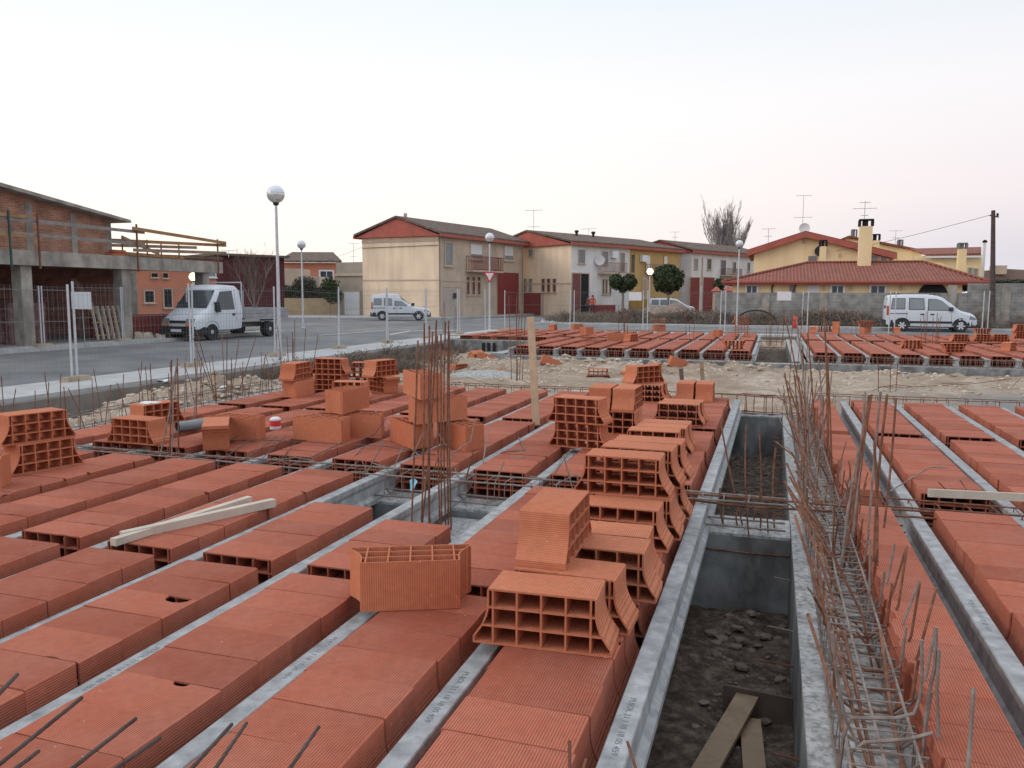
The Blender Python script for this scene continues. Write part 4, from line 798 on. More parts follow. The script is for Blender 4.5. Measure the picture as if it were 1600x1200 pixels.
plank(at(1172, 1125, zf), at(1182, 1240, zf), .11, .025, 'short dirty board at the bottom of the pit, right of the long one', board_m)
plank(at(1130, 1095, zf), at(1238, 1118, zf), .02, .20, 'dark broken board under the long dirty board in the pit', mat('grey_soaked_board', (.12, .085, .07), .9, .3, 8, .3, 30))
# small things
p = at(424, 672, T); t = empty('paint_can', (p.x, p.y+.08, T), 'red and white paint can on the clay floor between standing blocks', 'paint can')
MB().lathe((p.x, p.y+.08, T), [(.058, 0), (.062, .01), (.062, .035)], 16).build('can_base', white, t)
MB().lathe((p.x, p.y+.08, T), [(.0615, .035), (.0615, .1)], 16).build('red_band', signred, t); MB().lathe((p.x, p.y+.08, T), [(.062, .1), (.062, .118), (.05, .124), (.04, .135), (0.02, .136)], 16).build('lid', white, t)
p = at(277, 668, .11); t = empty('drain_pipe', (p.x, p.y, T), 'short grey plastic pipe offcut lying left of the standing blocks', 'pipe')
MB().tube([(p.x, p.y, .115), (p.x+.12, p.y+.36, .115)], .055, 14, cap=False).build('pipe_wall', mat('grey_pvc', (.20, .23, .25), .5, .1, 5, 0), t); MB().lathe((p.x+.003, p.y+.01, .115), [(.0, 0), (.05, 0)], 14, (.32, .95, 0)).build('bore', dark, t)
p = at(176, 640, T2)
solo(MB().box(-6.95, -6.72, 7.50, 7.60, T2+.002, T2+.012).box(-6.9, -6.78, 7.44, 7.5, T2+.002, T2+.008), 'rag', white, 'white rag lying on the block behind the rebar band', 'rag')
for px_, py_, l in ((215, 599, 'larger white plastic scrap on the rubble bank by the pavement'), (256, 603, 'smaller white plastic scrap on the rubble bank'), (345, 614, 'white scrap near the left edge starter bars')):
    p = at(px_, py_, -.25); b = MB(); 
    for i in range(3): a = random.random()*6; b.add([p+Vector((math.cos(a+j*1.6)*.13, math.sin(a+j*1.6)*.1, .05*math.sin(j*2+i)+.08)) for j in range(4)], [(0, 1, 2, 3)])
    solo(b, 'plastic_scrap', white, l, 'litter')
p = at(647, 755, -.02); b = MB(); b.add([dep(640, 750, 6.55), dep(647, 748, 6.6), dep(652, 752, 6.55), dep(646, 764, 6.5), dep(641, 768, 6.5)], [(0, 1, 2, 3, 4)]); b.add([v+Vector((.002, .004, 0)) for v in [Vector(q) for q in b.v]], [(4, 3, 2, 1, 0)])
solo(b, 'bag_scrap', mat('blue_plastic', (.18, .48, .60), .4, .3, 20, 0), 'scrap of light blue bag caught on the column bars', 'litter')
p = at(760, 586, -.36); b = MB(); b.lathe((p.x, p.y, gz(p.x, p.y)-.03), [(.85, 0), (.7, .08), (.4, .15), (.1, .18)], 18); b.v = [(p.x+(x-p.x)*1.25*(1+.1*noise.noise(Vector((x*3, y*3, 0)))), p.y+(y-p.y)*.6, z+.02*noise.noise(Vector((x*6, y*6, 1)))) for x, y, z in b.v]
solo(b, 'mortar_heap', conc, 'low heap of dumped grey mortar in front of the slotted wall', 'mortar heap')
pr = plan(1241, 42); t = empty('road_barrel', (pr.x, pr.y, ZW), 'small red post beside the weeds across the road', 'bollard'); MB().lathe((pr.x, pr.y, ZW), [(.12, 0), (.15, .05), (.15, .55), (.1, .62)], 12).build('post_body', signred, t); MB().lathe((pr.x, pr.y, ZW), [(.152, .38), (.152, .46)], 12).build('dark_band', redd, t)
tg = []
for i in range(22):
    x = random.uniform(-4.6, -.9); y = 6.26+random.uniform(-.15, .3); a = random.random()*6.28; l = random.uniform(.12, .4); e = Vector((x, y, random.uniform(0, .06)))
    tg.append([e, e+Vector((math.cos(a)*l*.5, math.sin(a)*l*.3, random.uniform(-.05, .12))), e+Vector((math.cos(a)*l, math.sin(a)*l*.6, random.uniform(-.15, .3)))])
cluster('bent_bars', 'many short splashed bars and ties sticking out of the middle rebar cage', tg, [rustg, rustg, rust], .0055)
tg = []
for i in range(26):
    x = random.uniform(.32, .56); y = random.uniform(3.6, 9.5); h_ = random.uniform(.15, .6); lx = random.uniform(-.25, .12)
    tg.append([Vector((x, y, -.19)), Vector((x+lx*.3, y+random.uniform(-.05, .05), -.19+h_*.5)), Vector((x+lx, y+random.uniform(-.2, .1), -.19+h_))])
cluster('bent_bars', 'scattered short starter bars rising all along the wall cage', tg, [rust, rust, rustg], .006)
tg = []
for i in range(14):
    y = 3.0+i*.33+random.uniform(-.08, .08); r_ = random.uniform(.05, .10); x = .42
    tg.append([Vector((x-.14, y, .12+r_)), Vector((x-.13, y, .0)), Vector((x-.05, y+.02, -.06)), Vector((x+.08, y+.03, -.05)), Vector((x+.15, y+.02, .02)), Vector((x+.16, y, .14+r_))])
cluster('bent_bars', 'open u-shaped stirrups standing along the near half of the wall cage', tg, [rustg, rust], .006)
for px_, y0_, y1_ in ((0, 0, 0),):
    t = empty('tie_wire', (-.1, 6.1, -.4), 'rusty tie wire line across the face of the pit cross wall', 'tie wire'); MB().tube([(-.45, 6.112, -.33), (-.1, 6.108, -.335), (.18, 6.112, -.33)], .006, 5).build('wire', rust, t)
# ================================================================== FENCES, LAMPS, SIGNS
wirem = mat('thin_fence_wire', (.21, .21, .215), .6, .1, 10, 0, metal=.2)
def fence_panel(w, label, hh=1.9):
    t = empty('fence_panel', (0, 0, 0), label, 'fence panel', 'temporary site fence panels')
    for x in (.04, w-.04): MB().tube([(x, 0, .05), (x, 0, hh)], .022, 8).build('post', galv, t)
    b = MB(); r = .0011; n = int((w-.1)/.11)
    for i in range(1, n): x = .05+(w-.1)*i/n; b.box(x-r, x+r, -r, r, .15, hh-.05)
    for i in range(9): z = .15+(hh-.2)*i/8; b.box(.05, w-.05, -.004, -.0014, z-r, z+r)
    for z in (.5, 1.2, hh-.12): b.tube([(.05, .0, z), (w-.05, 0, z)], .0035, 4)
    b.build('wire_mesh', wirem, t)
    fb_ = MB(); fb_.hexa([(-.3, -.11, 0), (.3, -.11, 0), (.3, .11, 0), (-.3, .11, 0)], [(-.26, -.09, .09), (.26, -.09, .09), (.26, .09, .09), (-.26, .09, .09)]); fb_.build('concrete_foot', mat('fence_foot_concrete', (.36, .29, .22), .9, .2, 6, .2), t)
    return t
fp = fence_panel(3.3, 'x'); first = True
def put_fence(loc, rz, label, lean=(0, 0)):
    global first
    o = fp if first else copy_tree(fp); first = False
    o.location = loc; o.rotation_euler = (lean[0], lean[1], rz); o['label'] = label; return o
for i in range(8):
    put_fence((-12.75+random.gauss(0, .03), 8.8+3.33*i, ZW), R(90), f'galvanised mesh fence panel on the near pavement, {ordn[i]} counting from the left edge', (random.gauss(0, .012), random.gauss(0, .01)))
for i in range(8):
    put_fence((-12.3+3.42*i, 36.9, ZW), R(0)+random.gauss(0, .02), f'mesh fence panel along the crossing road behind the distant floor, {ordn[i]} from the left', (random.gauss(0, .01), 0))
for i, y in enumerate((16.4, 19.7, 23.0)):
    put_fence((-21.9, y, ZW), R(90)+random.gauss(0, .02), f'mesh fence panel in front of the concrete frame building, {ordn[i]} from the left')
def board_sign(c, ux, w, h, label, stake=None):
    t = empty('notice_board', c, label, 'notice board'); c = Vector(c); ux = Vector(ux).normalized(); n_ = Vector((-ux.y, ux.x, 0))
    if n_.dot(-c) < 0: n_ = -n_
    b = MB(); a = c-ux*w/2; b.hexa([a, a+ux*w, a+ux*w+n_*.012, a+n_*.012], [q+Vector((0, 0, h)) for q in (a, a+ux*w, a+ux*w+n_*.012, a+n_*.012)]); b.build('panel', white, t)
    if stake: MB().tube([stake, c+Vector((0, 0, .1))-n_*.02], .015, 6).build('stake', galv, t)
    return t
p = dep(128, 483, 24.5); q = at(129, 541, ZW); board_sign((p.x, p.y, p.z), _r0, .60, .52, 'blank white notice board on a thin stake before the concrete frame building', Vector((q.x+.1, q.y, ZW)))
for px_, l in ((992.5, 'blank white board hung on the fence left of the round tree'), (1225, 'blank white board hung on the fence before the grey wall')):
    y = 36.86; t_ = y/(ray(px_, 463).y); p = C0+ray(px_, 469.5)*t_; board_sign((p.x, y-.03, p.z), (1, 0, 0), .58, .38, l)
def lamp(x, y, z0, label, hgt=4.0, lit=None, D=.44):
    t = empty('street_lamp', (x, y, z0), label, 'street lamp', 'globe street lamps')
    r = D/2; zc = z0+hgt-r
    MB().lathe((x, y, z0), [(.10, 0), (.10, .03), (.055, .05), (.05, .35), (.042, 1.2), (.032, hgt-D-.05)], 12).build('pole', galv, t)
    MB().lathe((x, y, zc-r-.06), [(.035, 0), (.07, .03), (.075, .09), (.04, .1)], 12).build('collar', rubber, t)
    a = [(r*math.cos(q), r*math.sin(q)) for q in [R(d) for d in range(-80, 12, 8)]]
    MB().lathe((x, y, zc), a, 24).build('globe_bottom', lit or chrome, t)
    a = [(r*math.cos(q), r*math.sin(q)) for q in [R(d) for d in range(8, 90, 8)]]
    MB().lathe((x, y, zc), a+[(.005, r)], 24).build('globe_top', lit or opal, t)
    MB().lathe((x, y, zc+r*.12), [(r*1.0, -.004), (r*1.012, 0), (r*1.0, .012)], 24).build('seam_ring', galv, t)
    return t
for px_, py_, top, lab, lit in ((438, 565, 295, 'tallest globe street lamp on the near pavement, left of centre', None), (474, 512, 377, 'globe lamp behind the tipper truck near the hedge', None), (765, 516, 366, 'globe lamp carrying the yield sign', None), (1151, 508, 377, 'globe lamp in front of the grey block wall', None), (909, 487, 401, 'small distant globe lamp before the white house', None), (1014, 500, 420, 'lit yellow globe lamp left of the round tree', litg)):
    a = at(px_, py_, ZW); t_ = (a-C0).dot(_fw); lamp(a.x, a.y, ZW, lab, (py_-top)*t_/F*1.0, lit, .43 if px_ != 909 else .62)
    if px_ == 765:
        fr = dep(763, 425, t_)
        n_ = Vector((-a.x, -a.y, 0)).normalized(); u = Vector((-n_.y, n_.x, 0)); c = Vector((a.x, a.y, 0))+n_*.06; zt = dep(763, 425, t_).z; zb = dep(763, 443, t_).z; w_ = 19*t_/F/2
        t = empty('yield_sign', (a.x, a.y, zb), 'red and white triangular yield sign mounted on the lamp post', 'road sign')
        def tri(s, o0, o1):
            cz = zt-(zt-zb)/3; pts = [(-w_, zt), (w_, zt), (0, zb)]; pts = [((x)*s, cz+(z-cz)*s) for x, z in pts]
            b = MB(); b.hexa([c+u*x+Vector((0, 0, z))+n_*o0 for x, z in pts], [c+u*x+Vector((0, 0, z))+n_*o1 for x, z in pts]); return b
        tri(1, 0, .012).build('red_border', signred, t); tri(.66, .0125, .016).build('white_field', white, t); tri(.9, -.02, -.002).build('back_bracket', galv, t)
# lamp glowing under the concrete frame
p = dep(302, 432.5, 42); t = empty('street_lamp', (p.x, p.y, ZW), 'glowing yellow lamp seen under the slab of the concrete frame', 'street lamp')
MB().lathe(p, [(.21*math.cos(R(a_)), .21*math.sin(R(a_))) for a_ in range(-84, 90, 12)], 20).build('globe', lity, t); MB().tube([(p.x, p.y, ZW), (p.x, p.y, p.z-.2)], .05, 8).build('pole', galv, t); MB().lathe(p, [(.05, -.28), (.08, -.2)], 8).build('collar', rubber, t)
# power pole and wire
a = plan(1549, 43.5); pt = dep(1552, 329, 43.5); t = empty('power_pole', (a.x, a.y, -.1), 'dark wooden power pole behind the right van', 'utility pole')
MB().tube([(a.x, a.y, -.2), (pt.x, pt.y, pt.z)], .12, 10, rs=[.15, .10]).build('pole', mat('creosoted_wood', (.085, .06, .055), .9, .25, 6, .2), t)
MB().bar((pt.x-.15, pt.y, pt.z-.25), (pt.x+.28, pt.y, pt.z-.35), .07, .07).build('crossarm', woodd, t); MB().lathe((pt.x+.22, pt.y, pt.z-.3), [(.04, 0), (.07, .08), (.04, .16)], 8).build('insulator', rubber, t)
q = dep(1130, 392, 85); solo(MB().tube([pt.lerp(q, i/12)-Vector((0, 0, 1.2*math.sin(math.pi*i/12))) + Vector((0, 0, -.2*(1-i/12))) for i in range(13)], .012, 4), 'overhead_wire', rubber, 'thin overhead wire running left from the power pole', 'wire')
q0, q1 = dep(400, 418, 90), dep(566, 386, 64); solo(MB().tube([q0.lerp(q1, i/8)-Vector((0, 0, .8*math.sin(math.pi*i/8))) for i in range(9)], .012, 4), 'overhead_wire', rubber, 'thin overhead wire running left from the cream house', 'wire')
def antenna(px_, pb, ptp, d, label, arms=((0, .9), (.45, .5)), dish=None):
    a, b = dep(px_, pb, d), dep(px_, ptp, d); a = Vector((b.x, b.y, a.z)); t = empty('tv_antenna', a, label, 'tv antenna', 'rooftop aerials'); h = b.z-a.z
    MB().tube([a, b], .025, 5).build('mast', galv, t)
    for f_, l_ in arms:
        z = b.z-h*f_-.03; e = MB(); e.tube([(b.x-l_*.6, b.y, z), (b.x+l_*.6, b.y, z)], .018, 4)
        for k in range(5): x = b.x-l_*.5+l_*k/4; e.tube([(x, b.y-.25, z), (x, b.y+.25, z)], .01, 4)
        e.build('aerial', galv, t)
    if dish:
        c = dep(px_+1, dish, d-.3); MB().lathe(c, [(.02, .0), (.25, .04), (.42, .12), (.43, .13), (.25, .06), (.02, .03)], 16, (-c.x, -c.y, .5)).build('dish', white, t)
antenna(834, 358, 328, 69, 'wide tv antenna on the ridge of the second red-gabled house', ((0, 1.3), (.85, .9)))
antenna(1055, 380, 362, 83, 'small tv antenna on the third house ridge'); antenna(1201, 382, 357, 66, 'tv antenna left of the big yellow gable')
antenna(1256, 366, 305, 66, 'tall mast with satellite dish on the yellow gable peak', ((0, 1.0), (.55, 1.2)), 357); antenna(1352, 345, 314, 55, 'tv antenna behind the tall yellow chimney', ((.05, .6), (.35, 1.3), (.7, .4)))
antenna(1400, 384, 360, 75, 'faint tv antenna between the rear chimneys'); antenna(552, 420, 380, 80, 'distant tv antenna left of the cream house', ((0, 1.0), (.5, .5)))
antenna(920, 366, 357, 77, 'low antenna between two roof vents on the second house', ((0, 1.2), )); antenna(357, 402, 391, 60, 'tiny antenna above the maroon building', ((0, 1.0),))

# ================================================================== BUILDINGS
def win(pl, x0, y0, x1, y1, par, frame=creamd, pane=glass, name='window', fr=.06, sill=True, shutter=None, bars=0):
    u0, u1, z0, z1 = pl.rect(x0, y0, x1, y1)
    f = MB()
    for a, b, c, d in ((u0-fr, u0, z0-fr, z1+fr), (u1, u1+fr, z0-fr, z1+fr), (u0, u1, z1, z1+fr), (u0, u1, z0-fr, z0)): f.pbox(pl, a, b, c, d, .003, .07)
    w = f.build(name, frame, par)
    MB().pbox(pl, u0, u1, z0, z1, .004, .02).build('pane', pane, w)
    if sill: MB().pbox(pl, u0-fr-.05, u1+fr+.05, z0-fr-.06, z0-fr-.002, .003, .14).build('sill', frame, w)
    if shutter: MB().pbox(pl, u0+.01, u1-.01, z0+(z1-z0)*shutter, z1-.01, .021, .045).build('shutter', whitew, w)
    if bars:
        b = MB()
        for k in range(bars): u = u0+(u1-u0)*(k+.5)/bars; b.pbox(pl, u-.03, u+.03, z0, z1, .022, .05)
        b.build('mullion', white, w)
    return w
def doorp(pl, x0, y0, x1, y1, par, m_, name='door', z0=None):
    u0, u1, a, z1 = pl.rect(x0, y0, x1, y1); z0 = ZW+.02 if z0 is None else z0
    d = MB().pbox(pl, u0, u1, z0, z1, .004, .03).build(name, m_, par)
    f = MB()
    for q in ((u0-.09, u0, z0, z1+.09), (u1, u1+.09, z0, z1+.09), (u0, u1, z1, z1+.09)): f.pbox(pl, *q, .002, .06)
    f.build('frame', creamd, d)
    if u1-u0 > 1.2:
        g_ = MB(); n = int((z1-z0)/.5)
        for k in range(1, n): z = z0+(z1-z0)*k/n; g_.pbox(pl, u0+.02, u1-.02, z-.015, z+.015, .031, .04)
        g_.build('seam', m_, d)
    return d
def V3(p, z): return Vector((p.x, p.y, z))
def gable_house(name, label, A, B, C, ze, zr, m_side, m_front, m_gable, m_roof, oh=.45, side=True, wallsplit=True, group=None, endgable=True, fascia=None):
    """A-B the gable wall, B-C the street front; ridge parallel to B-C"""
    A, B, C = Vector(A), Vector(B), Vector(C); D = A+(C-B); t = empty(name, V3(B, ZW), label, 'house', group)
    pAB, pBC = Pl(A, B), Pl(B, C); ctr = (A+C)/2
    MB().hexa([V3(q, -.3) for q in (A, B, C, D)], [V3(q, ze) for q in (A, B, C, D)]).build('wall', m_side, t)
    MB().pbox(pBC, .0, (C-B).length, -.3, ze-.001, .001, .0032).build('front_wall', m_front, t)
    u = (C-B).normalized(); v = (A-B).normalized(); m0, m1 = (A+B)/2, (C+D)/2
    def tri(m, a, b, s): n_ = u*s; return MB().hexa([V3(a+n_*0, ze), V3(b+n_*0, ze), V3(b-n_*.15, ze), V3(a-n_*.15, ze)], [V3(m, zr), V3(m, zr+.001), V3(m-n_*.15, zr+.001), V3(m-n_*.15, zr)])
    if m_gable and side:
        # red painted gable, standing proud of the wall below it
        a, b, m = A+v*oh*.9, B-v*oh*.9, m0; s = -u; dz = (zr-ze)/((A-B).length/2)*oh*.9
        MB().hexa([V3(q, z) for q, z in ((a+s*.30, ze+.02), (b+s*.30, ze+.02), (m+s*.30, zr+.05), )], [V3(q, z) for q, z in ((a-s*.0, ze+.02), (b-s*.0, ze+.02), (m, zr+.05))]).build('gable_wall', m_gable, t)
    th = .16
    for sgn, e0, e1 in ((1, B, C), (-1, A, D)):
        o = (-v if sgn == 1 else v)*oh; k = (zr-ze)/((A-B).length/2); zo = ze+.16
        q = [V3(e0+o-u*oh, zo), V3(e1+o+u*oh, zo), V3(m1+u*oh, zr+.06), V3(m0-u*oh, zr+.06)]
        if sgn == -1: q = [q[1], q[0], q[3], q[2]]
        rf = MB().hexa([p_ for p_ in q], [p_+Vector((0, 0, th)) for p_ in q]).build('roof', m_roof, t)
        if fascia:
            pl = Pl(e0+o, e1+o); L = (e1-e0).length
            MB().pbox(pl, -oh, L+oh, zo-.20, zo+.02, -.06, .03).build('fascia', fascia, rf)
    if not endgable: return t, pAB, pBC
    n_ = u; MB().hexa([V3(D+u*.05, ze), V3(C+u*.05, ze), V3(m1+u*.05, zr)], [V3(D-u*.1, ze), V3(C-u*.1, ze), V3(m1-u*.1, zr)]).build('end_gable', m_gable or m_side, t)
    return t, pAB, pBC
def balcony(pl, x0, y0, x1, y1, par, m_):
    u0, u1, z0, z1 = pl.rect(x0, y0, x1, y1); o = .75
    s = MB().pbox(pl, u0, u1, z0-.14, z0, .03, o).build('balcony', creamd, par)
    r = MB(); n = int((u1-u0)/.16)
    for k in range(n+1): u = u0+.03+(u1-u0-.06)*k/n; r.pbox(pl, u-.014, u+.014, z0, z1, o-.05, o-.02)
    for z in (z0+.05, z1): r.pbox(pl, u0, u1, z-.025, z+.025, o-.07, o-.001)
    for u in (u0, u1-.03):
        for k in range(4): r.pbox(pl, u, u+.028, z0, z1, .1+k*.16, .128+k*.16)
        r.pbox(pl, u-.002, u+.03, z1-.02, z1+.027, .04, o-.08)
    r.build('railing', m_, s); return s
# house 1: cream with red gable
A, B, C = plan(568, 64.6), plan(686, 61.6), plan(817, 72.6)
t, pa, pb_ = gable_house('cream_house', 'cream two-storey house with red gable and tall red garage door', A, B, C, 5.95, 7.36, cream, creamd, redp, tileb, fascia=redp)  # front wall takes the darker cream, shade put into its colour
MB().pbox(pa, 0, pa.L, 2.62, 2.72, .001, .03).build('string_course', creamd, t); MB().pbox(pb_, 0, pb_.hit(773, 420)[0], 2.6, 2.7, .004, .04).build('string_course', creamd, t); MB().pbox(pa, 0, pa.L, 5.6, 5.75, .001, .06).build('cornice', creamd, t)
MB().tube([pa.pt(.0, 5.2, .06), pa.pt(pa.L, 5.28, .06)], .02, 4).build('cable', rubber, t)
win(pb_, 695.5, 380, 706, 414, t, pane=glassg, fr=.12); win(pb_, 735, 382, 753, 404, t, pane=glassg, shutter=.3, fr=.1); win(pb_, 788, 385, 801, 406, t, pane=glassg, shutter=.3, fr=.1)
balcony(pb_, 727, 402, 775, 423, t, redd)
for x in (728.5, 737, 745.5): win(pb_, x, 433, x+4.5, 460, t, pane=mat('red_lattice', (.16, .06, .055), .6, .2, 3, 0) if x < 729 else bpy.data.materials['red_lattice'], fr=.05)
doorp(pb_, 690, 449, 717, 489, t, mat('pale_door', (.44, .38, .33), .7, .1, 2, 0)); doorp(pb_, 776, 426, 810, 490, t, redd, 'garage_door')
MB().tube([pb_.pt(.15, 5.9, .09), pb_.pt(.15, .1, .09)], .05, 6).build('downpipe', creamd, t); MB().tube([pb_.pt(pb_.L-.2, 5.9, .09), pb_.pt(pb_.L-.2, .1, .09)], .05, 6).build('downpipe', creamd, t)
u0, z0 = pb_.hit(709, 462); MB().pbox(pb_, u0-.15, u0+.15, z0-.2, z0+.2, .065, .17).build('letter_box', rubber, t)
rv = V3((A+B)/2, 0) + (V3(C, 0)-V3(B, 0))*.06; MB().box(rv.x-.1, rv.x+.1, rv.y-.1, rv.y+.1, 7.3, 7.85).build('vent', creamd, t)
# annex and wall left of it
A2, B2 = plan(527, 66.5), plan(571, 65.0); an = Pl(A2, B2); dv = -an.n*8
t = empty('garage_annex', V3(A2, ZW), 'low grey garage annex with white door left of the cream house', 'garage')
MB().hexa([V3(q, -.3) for q in (A2, B2-an.d*.1, B2-an.d*.1+dv, A2+dv)], [V3(q, 4.15) for q in (A2, B2-an.d*.1, B2-an.d*.1+dv, A2+dv)]).build('wall', mat('grey_render', (.36, .31, .255), .9, .12, 1, .05, 30, (.28, .25, .21), .8, .6, coords='World'), t)
MB().pbox(an, -.15, an.L, 3.05, 3.25, .001, .15).build('ledge', creamd, t); doorp(an, 538.5, 456, 562, 490, t, white, 'garage_door')
A3, B3 = plan(440, 66), plan(530, 66.5); w3 = Pl(A3, B3); solo(MB().pbox(w3, -6, w3.L-.1, -.3, 1.25, -.1, .1), 'garden_wall', mat('tan_block_wall', (.50, .37, .22), .9, .12, 2, .1, 20, coords='World'), 'tan garden wall under the hedge left of the garage annex', 'wall', org=V3(A3, -.3))
# house 2a/2b and 3
A, B, M, C = plan(768, 77.5), plan(891, 68.7), plan(981, 74.2), plan(1058, 80)
t, pa, pb_ = gable_house('white_house', 'white-fronted terrace house with red gable and cream side wall', A, B, M, 5.80, 7.12, cream, whitew, redp, tileb, fascia=redp, oh=.4)
win(pa, 827, 391, 833, 400, t, pane=glassg)
for x in (818.5, 827, 847, 855.5, 864.5): win(pa, x, 436, x+4.5, 456, t, fr=.05, pane=glassg if x < 830 else bpy.data.materials['red_lattice'])
MB().pbox(pa, 0, pa.L, 2.5, 2.6, .001, .03).build('string_course', creamd, t)
win(pb_, 904, 391, 913, 411, t, pane=glassg); win(pb_, 941, 394, 949, 412, t, pane=glassg); win(pb_, 969.5, 396, 975, 424, t, pane=glassg)
balcony(pb_, 934, 411, 970, 426, t, mat('brown_railing', (.30, .20, .18), .7, .1, 3, 0)); doorp(pb_, 893.5, 427.5, 906, 484, t, mat('brown_metal_gate', (.20, .075, .07), .7, .1, 2, 0), 'garage_door'); doorp(pb_, 907, 428, 919, 484, t, dark, 'open_doorway')
for x in (941, 946, 952): win(pb_, x, 437, x+2.2, 459, t, fr=.05)
u0, z0 = pb_.hit(957.5, 398); MB().pbox(pb_, u0-.4, u0+.4, z0-.3, z0+.3, .031, .33).build('air_conditioner', white, t)
c = pb_.pt(pb_.hit(933, 407)[0], pb_.hit(933, 407)[1], .3); MB().lathe(c, [(.02, 0), (.3, .06), (.45, .15), (.02, .03)], 14, (-c.x, -c.y, 8)).build('dish', whitew, t)
for x, y in ((901, 362), (927, 364)): c = dep(x, y, 74); MB().lathe((c.x, c.y, 6.9), [(.12, 0), (.12, c.z-6.9-.1), (.2, c.z-6.9-.05), (.2, c.z-6.9+.1), (.02, c.z-6.9+.15)], 8).build('vent', rubber, t)
A2 = A+(M-B); t, pa, pb_ = gable_house('ochre_house', 'ochre terrace house joined to the white one, behind the dark shrubs', A2, M, C, 5.78, 7.10, ochre, ochre, None, tileb, fascia=redp, oh=.4, side=False)
win(pb_, 985.5, 398, 991, 426, t, ochre, glass); win(pb_, 1009, 399, 1016, 421, t, ochre, whitew); win(pb_, 1037, 400, 1043, 412, t, ochre, whitew)
u0, z0 = pb_.hit(1003.5, 404); MB().pbox(pb_, u0-.4, u0+.4, z0-.3, z0+.3, .031, .33).build('air_conditioner', white, t); balcony(pb_, 1008, 414, 1046, 425, t, bpy.data.materials['brown_railing'])
doorp(pb_, 1003, 432, 1012, 484, t, creamd); MB().pbox(pb_, .1, 4, ZW, 1.2, .04, .1).build('plinth', mat('ochre_dark', (.36, .22, .05), .9, .1, 2, 0), t); win(pb_, 1004, 438, 1007, 456, t, ochre)
A, B, C = plan(985, 84), plan(1077, 81), plan(1190, 92)
t, pa, pb_ = gable_house('grey_white_house', 'pale terrace house with two maroon garage doors behind the villa', A, B, C, 5.82, 6.95, whitew, whitew, mat('crimson_gable', (.36, .05, .05), .85, .1, 1, 0), tileb, fascia=redp, oh=.4)
for x, y0, x1, y1 in ((1084.5, 405, 1089.5, 419), (1105, 405, 1110.5, 421), (1126, 407, 1133, 430), (1145, 410, 1149, 426), (1168, 411, 1171, 424)): win(pb_, x, y0, x1, y1, t, pane=glassg if x < 1100 else glass, fr=.05)
MB().tube([pb_.pt(pb_.hit(1097, 405)[0], 5.4, .08), pb_.pt(pb_.hit(1097, 405)[0], 2.6, .08)], .06, 6).build('downpipe', creamd, t)
balcony(pb_, 1126, 420, 1150, 430, t, bpy.data.materials['brown_railing']); doorp(pb_, 1077.5, 434, 1092, 478, t, redd, 'garage_door'); doorp(pb_, 1098, 434, 1115, 478, t, redd, 'garage_door')
# red yard wall between cream and white houses
A, B = plan(818, 73.2), plan(893, 69.5); w = Pl(A, B); t = empty('yard_wall', V3(A, ZW), 'dark red panelled yard wall between the cream and white houses', 'wall')
MB().pbox(w, 0, w.hit(847, 470)[0], -.2, 1.75, -.05, .05).build('red_panel', redd, t); MB().pbox(w, w.hit(858, 470)[0], w.hit(882, 470)[0], -.2, 1.7, -.05, .05).build('red_panel', redd, t)
MB().pbox(w, w.hit(847, 470)[0]+.01, w.hit(854, 470)[0], -.2, 1.95, -.12, .12).build('pillar', creamd, t); MB().pbox(w, w.hit(854.3, 470)[0], w.hit(858, 470)[0]-.01, .1, 1.9, -.05, .13).build('meter_box', white, t)
A, B = plan(921, 69), plan(960, 71); w = Pl(A, B); solo(MB().pbox(w, 0, w.L, -.2, .75, -.05, .05), 'front_yard_wall', redd, 'low red yard wall in front of the white house', 'wall', org=V3(A, -.2))
# left background
def block_building(name, label, x0, x1, d0, d1, ytop, m_, depth=10, top=None, x_=0):
    a, b = plan(x0, d0), plan(x1, d1); p = Pl(a, b); z = dep((x0+x1)/2, ytop, (d0+d1)/2).z; q = -p.n*depth
    t = empty(name, V3(a, -.1), label, 'building'); MB().hexa([V3(k, -.3) for k in (a, b, b+q, a+q)], [V3(k, z) for k in (a, b, b+q, a+q)]).build('wall', m_, t)
    if top: MB().hexa([V3(k, z) for k in (a+p.n*.4-p.d*.3, b+p.n*.4+p.d*.3, b+q, a+q)], [V3(k, z+.18) for k in (a+p.n*.4-p.d*.3, b+p.n*.4+p.d*.3, b+q, a+q)]).build('roof', top, t)
    return t, p, z
t, p, z = block_building('maroon_building', 'dark maroon building with a bare climber behind the truck', 342, 447, 62, 66, 402, maroon, 8, woodd)
t, p, z = block_building('brick_house', 'brown-roofed brick house with white-framed veranda behind the hedge', 447, 529, 84, 84, 411, orangew, 7)
ridge = dep(470, 398, 90).z; A, B = p.pt(-.5, z, .6), p.pt(p.L+.6, z, .6); ra, rb_ = p.pt(-.5, ridge, -5), p.pt(p.L-1.5, ridge, -5)
MB().hexa([A, B, rb_, ra], [q+Vector((0, 0, .2)) for q in (A, B, rb_, ra)]).build('roof', tileb, t)
win(p, 501, 424, 520, 445, t, white, glass, bars=1, fr=.15); win(p, 478, 430, 484, 440, t, white, glassg)
t, p, z = block_building('pale_shed', 'pale stepped outbuilding in front of the brick house', 447, 470, 74, 74, 420, creamd, 4); t2, p2, z2 = block_building('pale_shed', 'lower pale outbuilding beside the stepped one', 470.5, 500, 75, 75, 432, creamd, 4)
t, p, z = block_building('orange_house', 'orange-walled house seen through the concrete frame', 206, 341, 48, 52, 404, orangew, 9, tileb)
win(p, 236, 427, 246, 433, t, creamd, dark, fr=.03); win(p, 254, 427, 262, 434, t, creamd, dark, fr=.03); win(p, 226, 455, 240, 472, t, creamd, dark, fr=.06); win(p, 256, 452, 268, 480, t, creamd, dark, fr=.06); win(p, 320, 424, 336, 432, t, white, glassg)
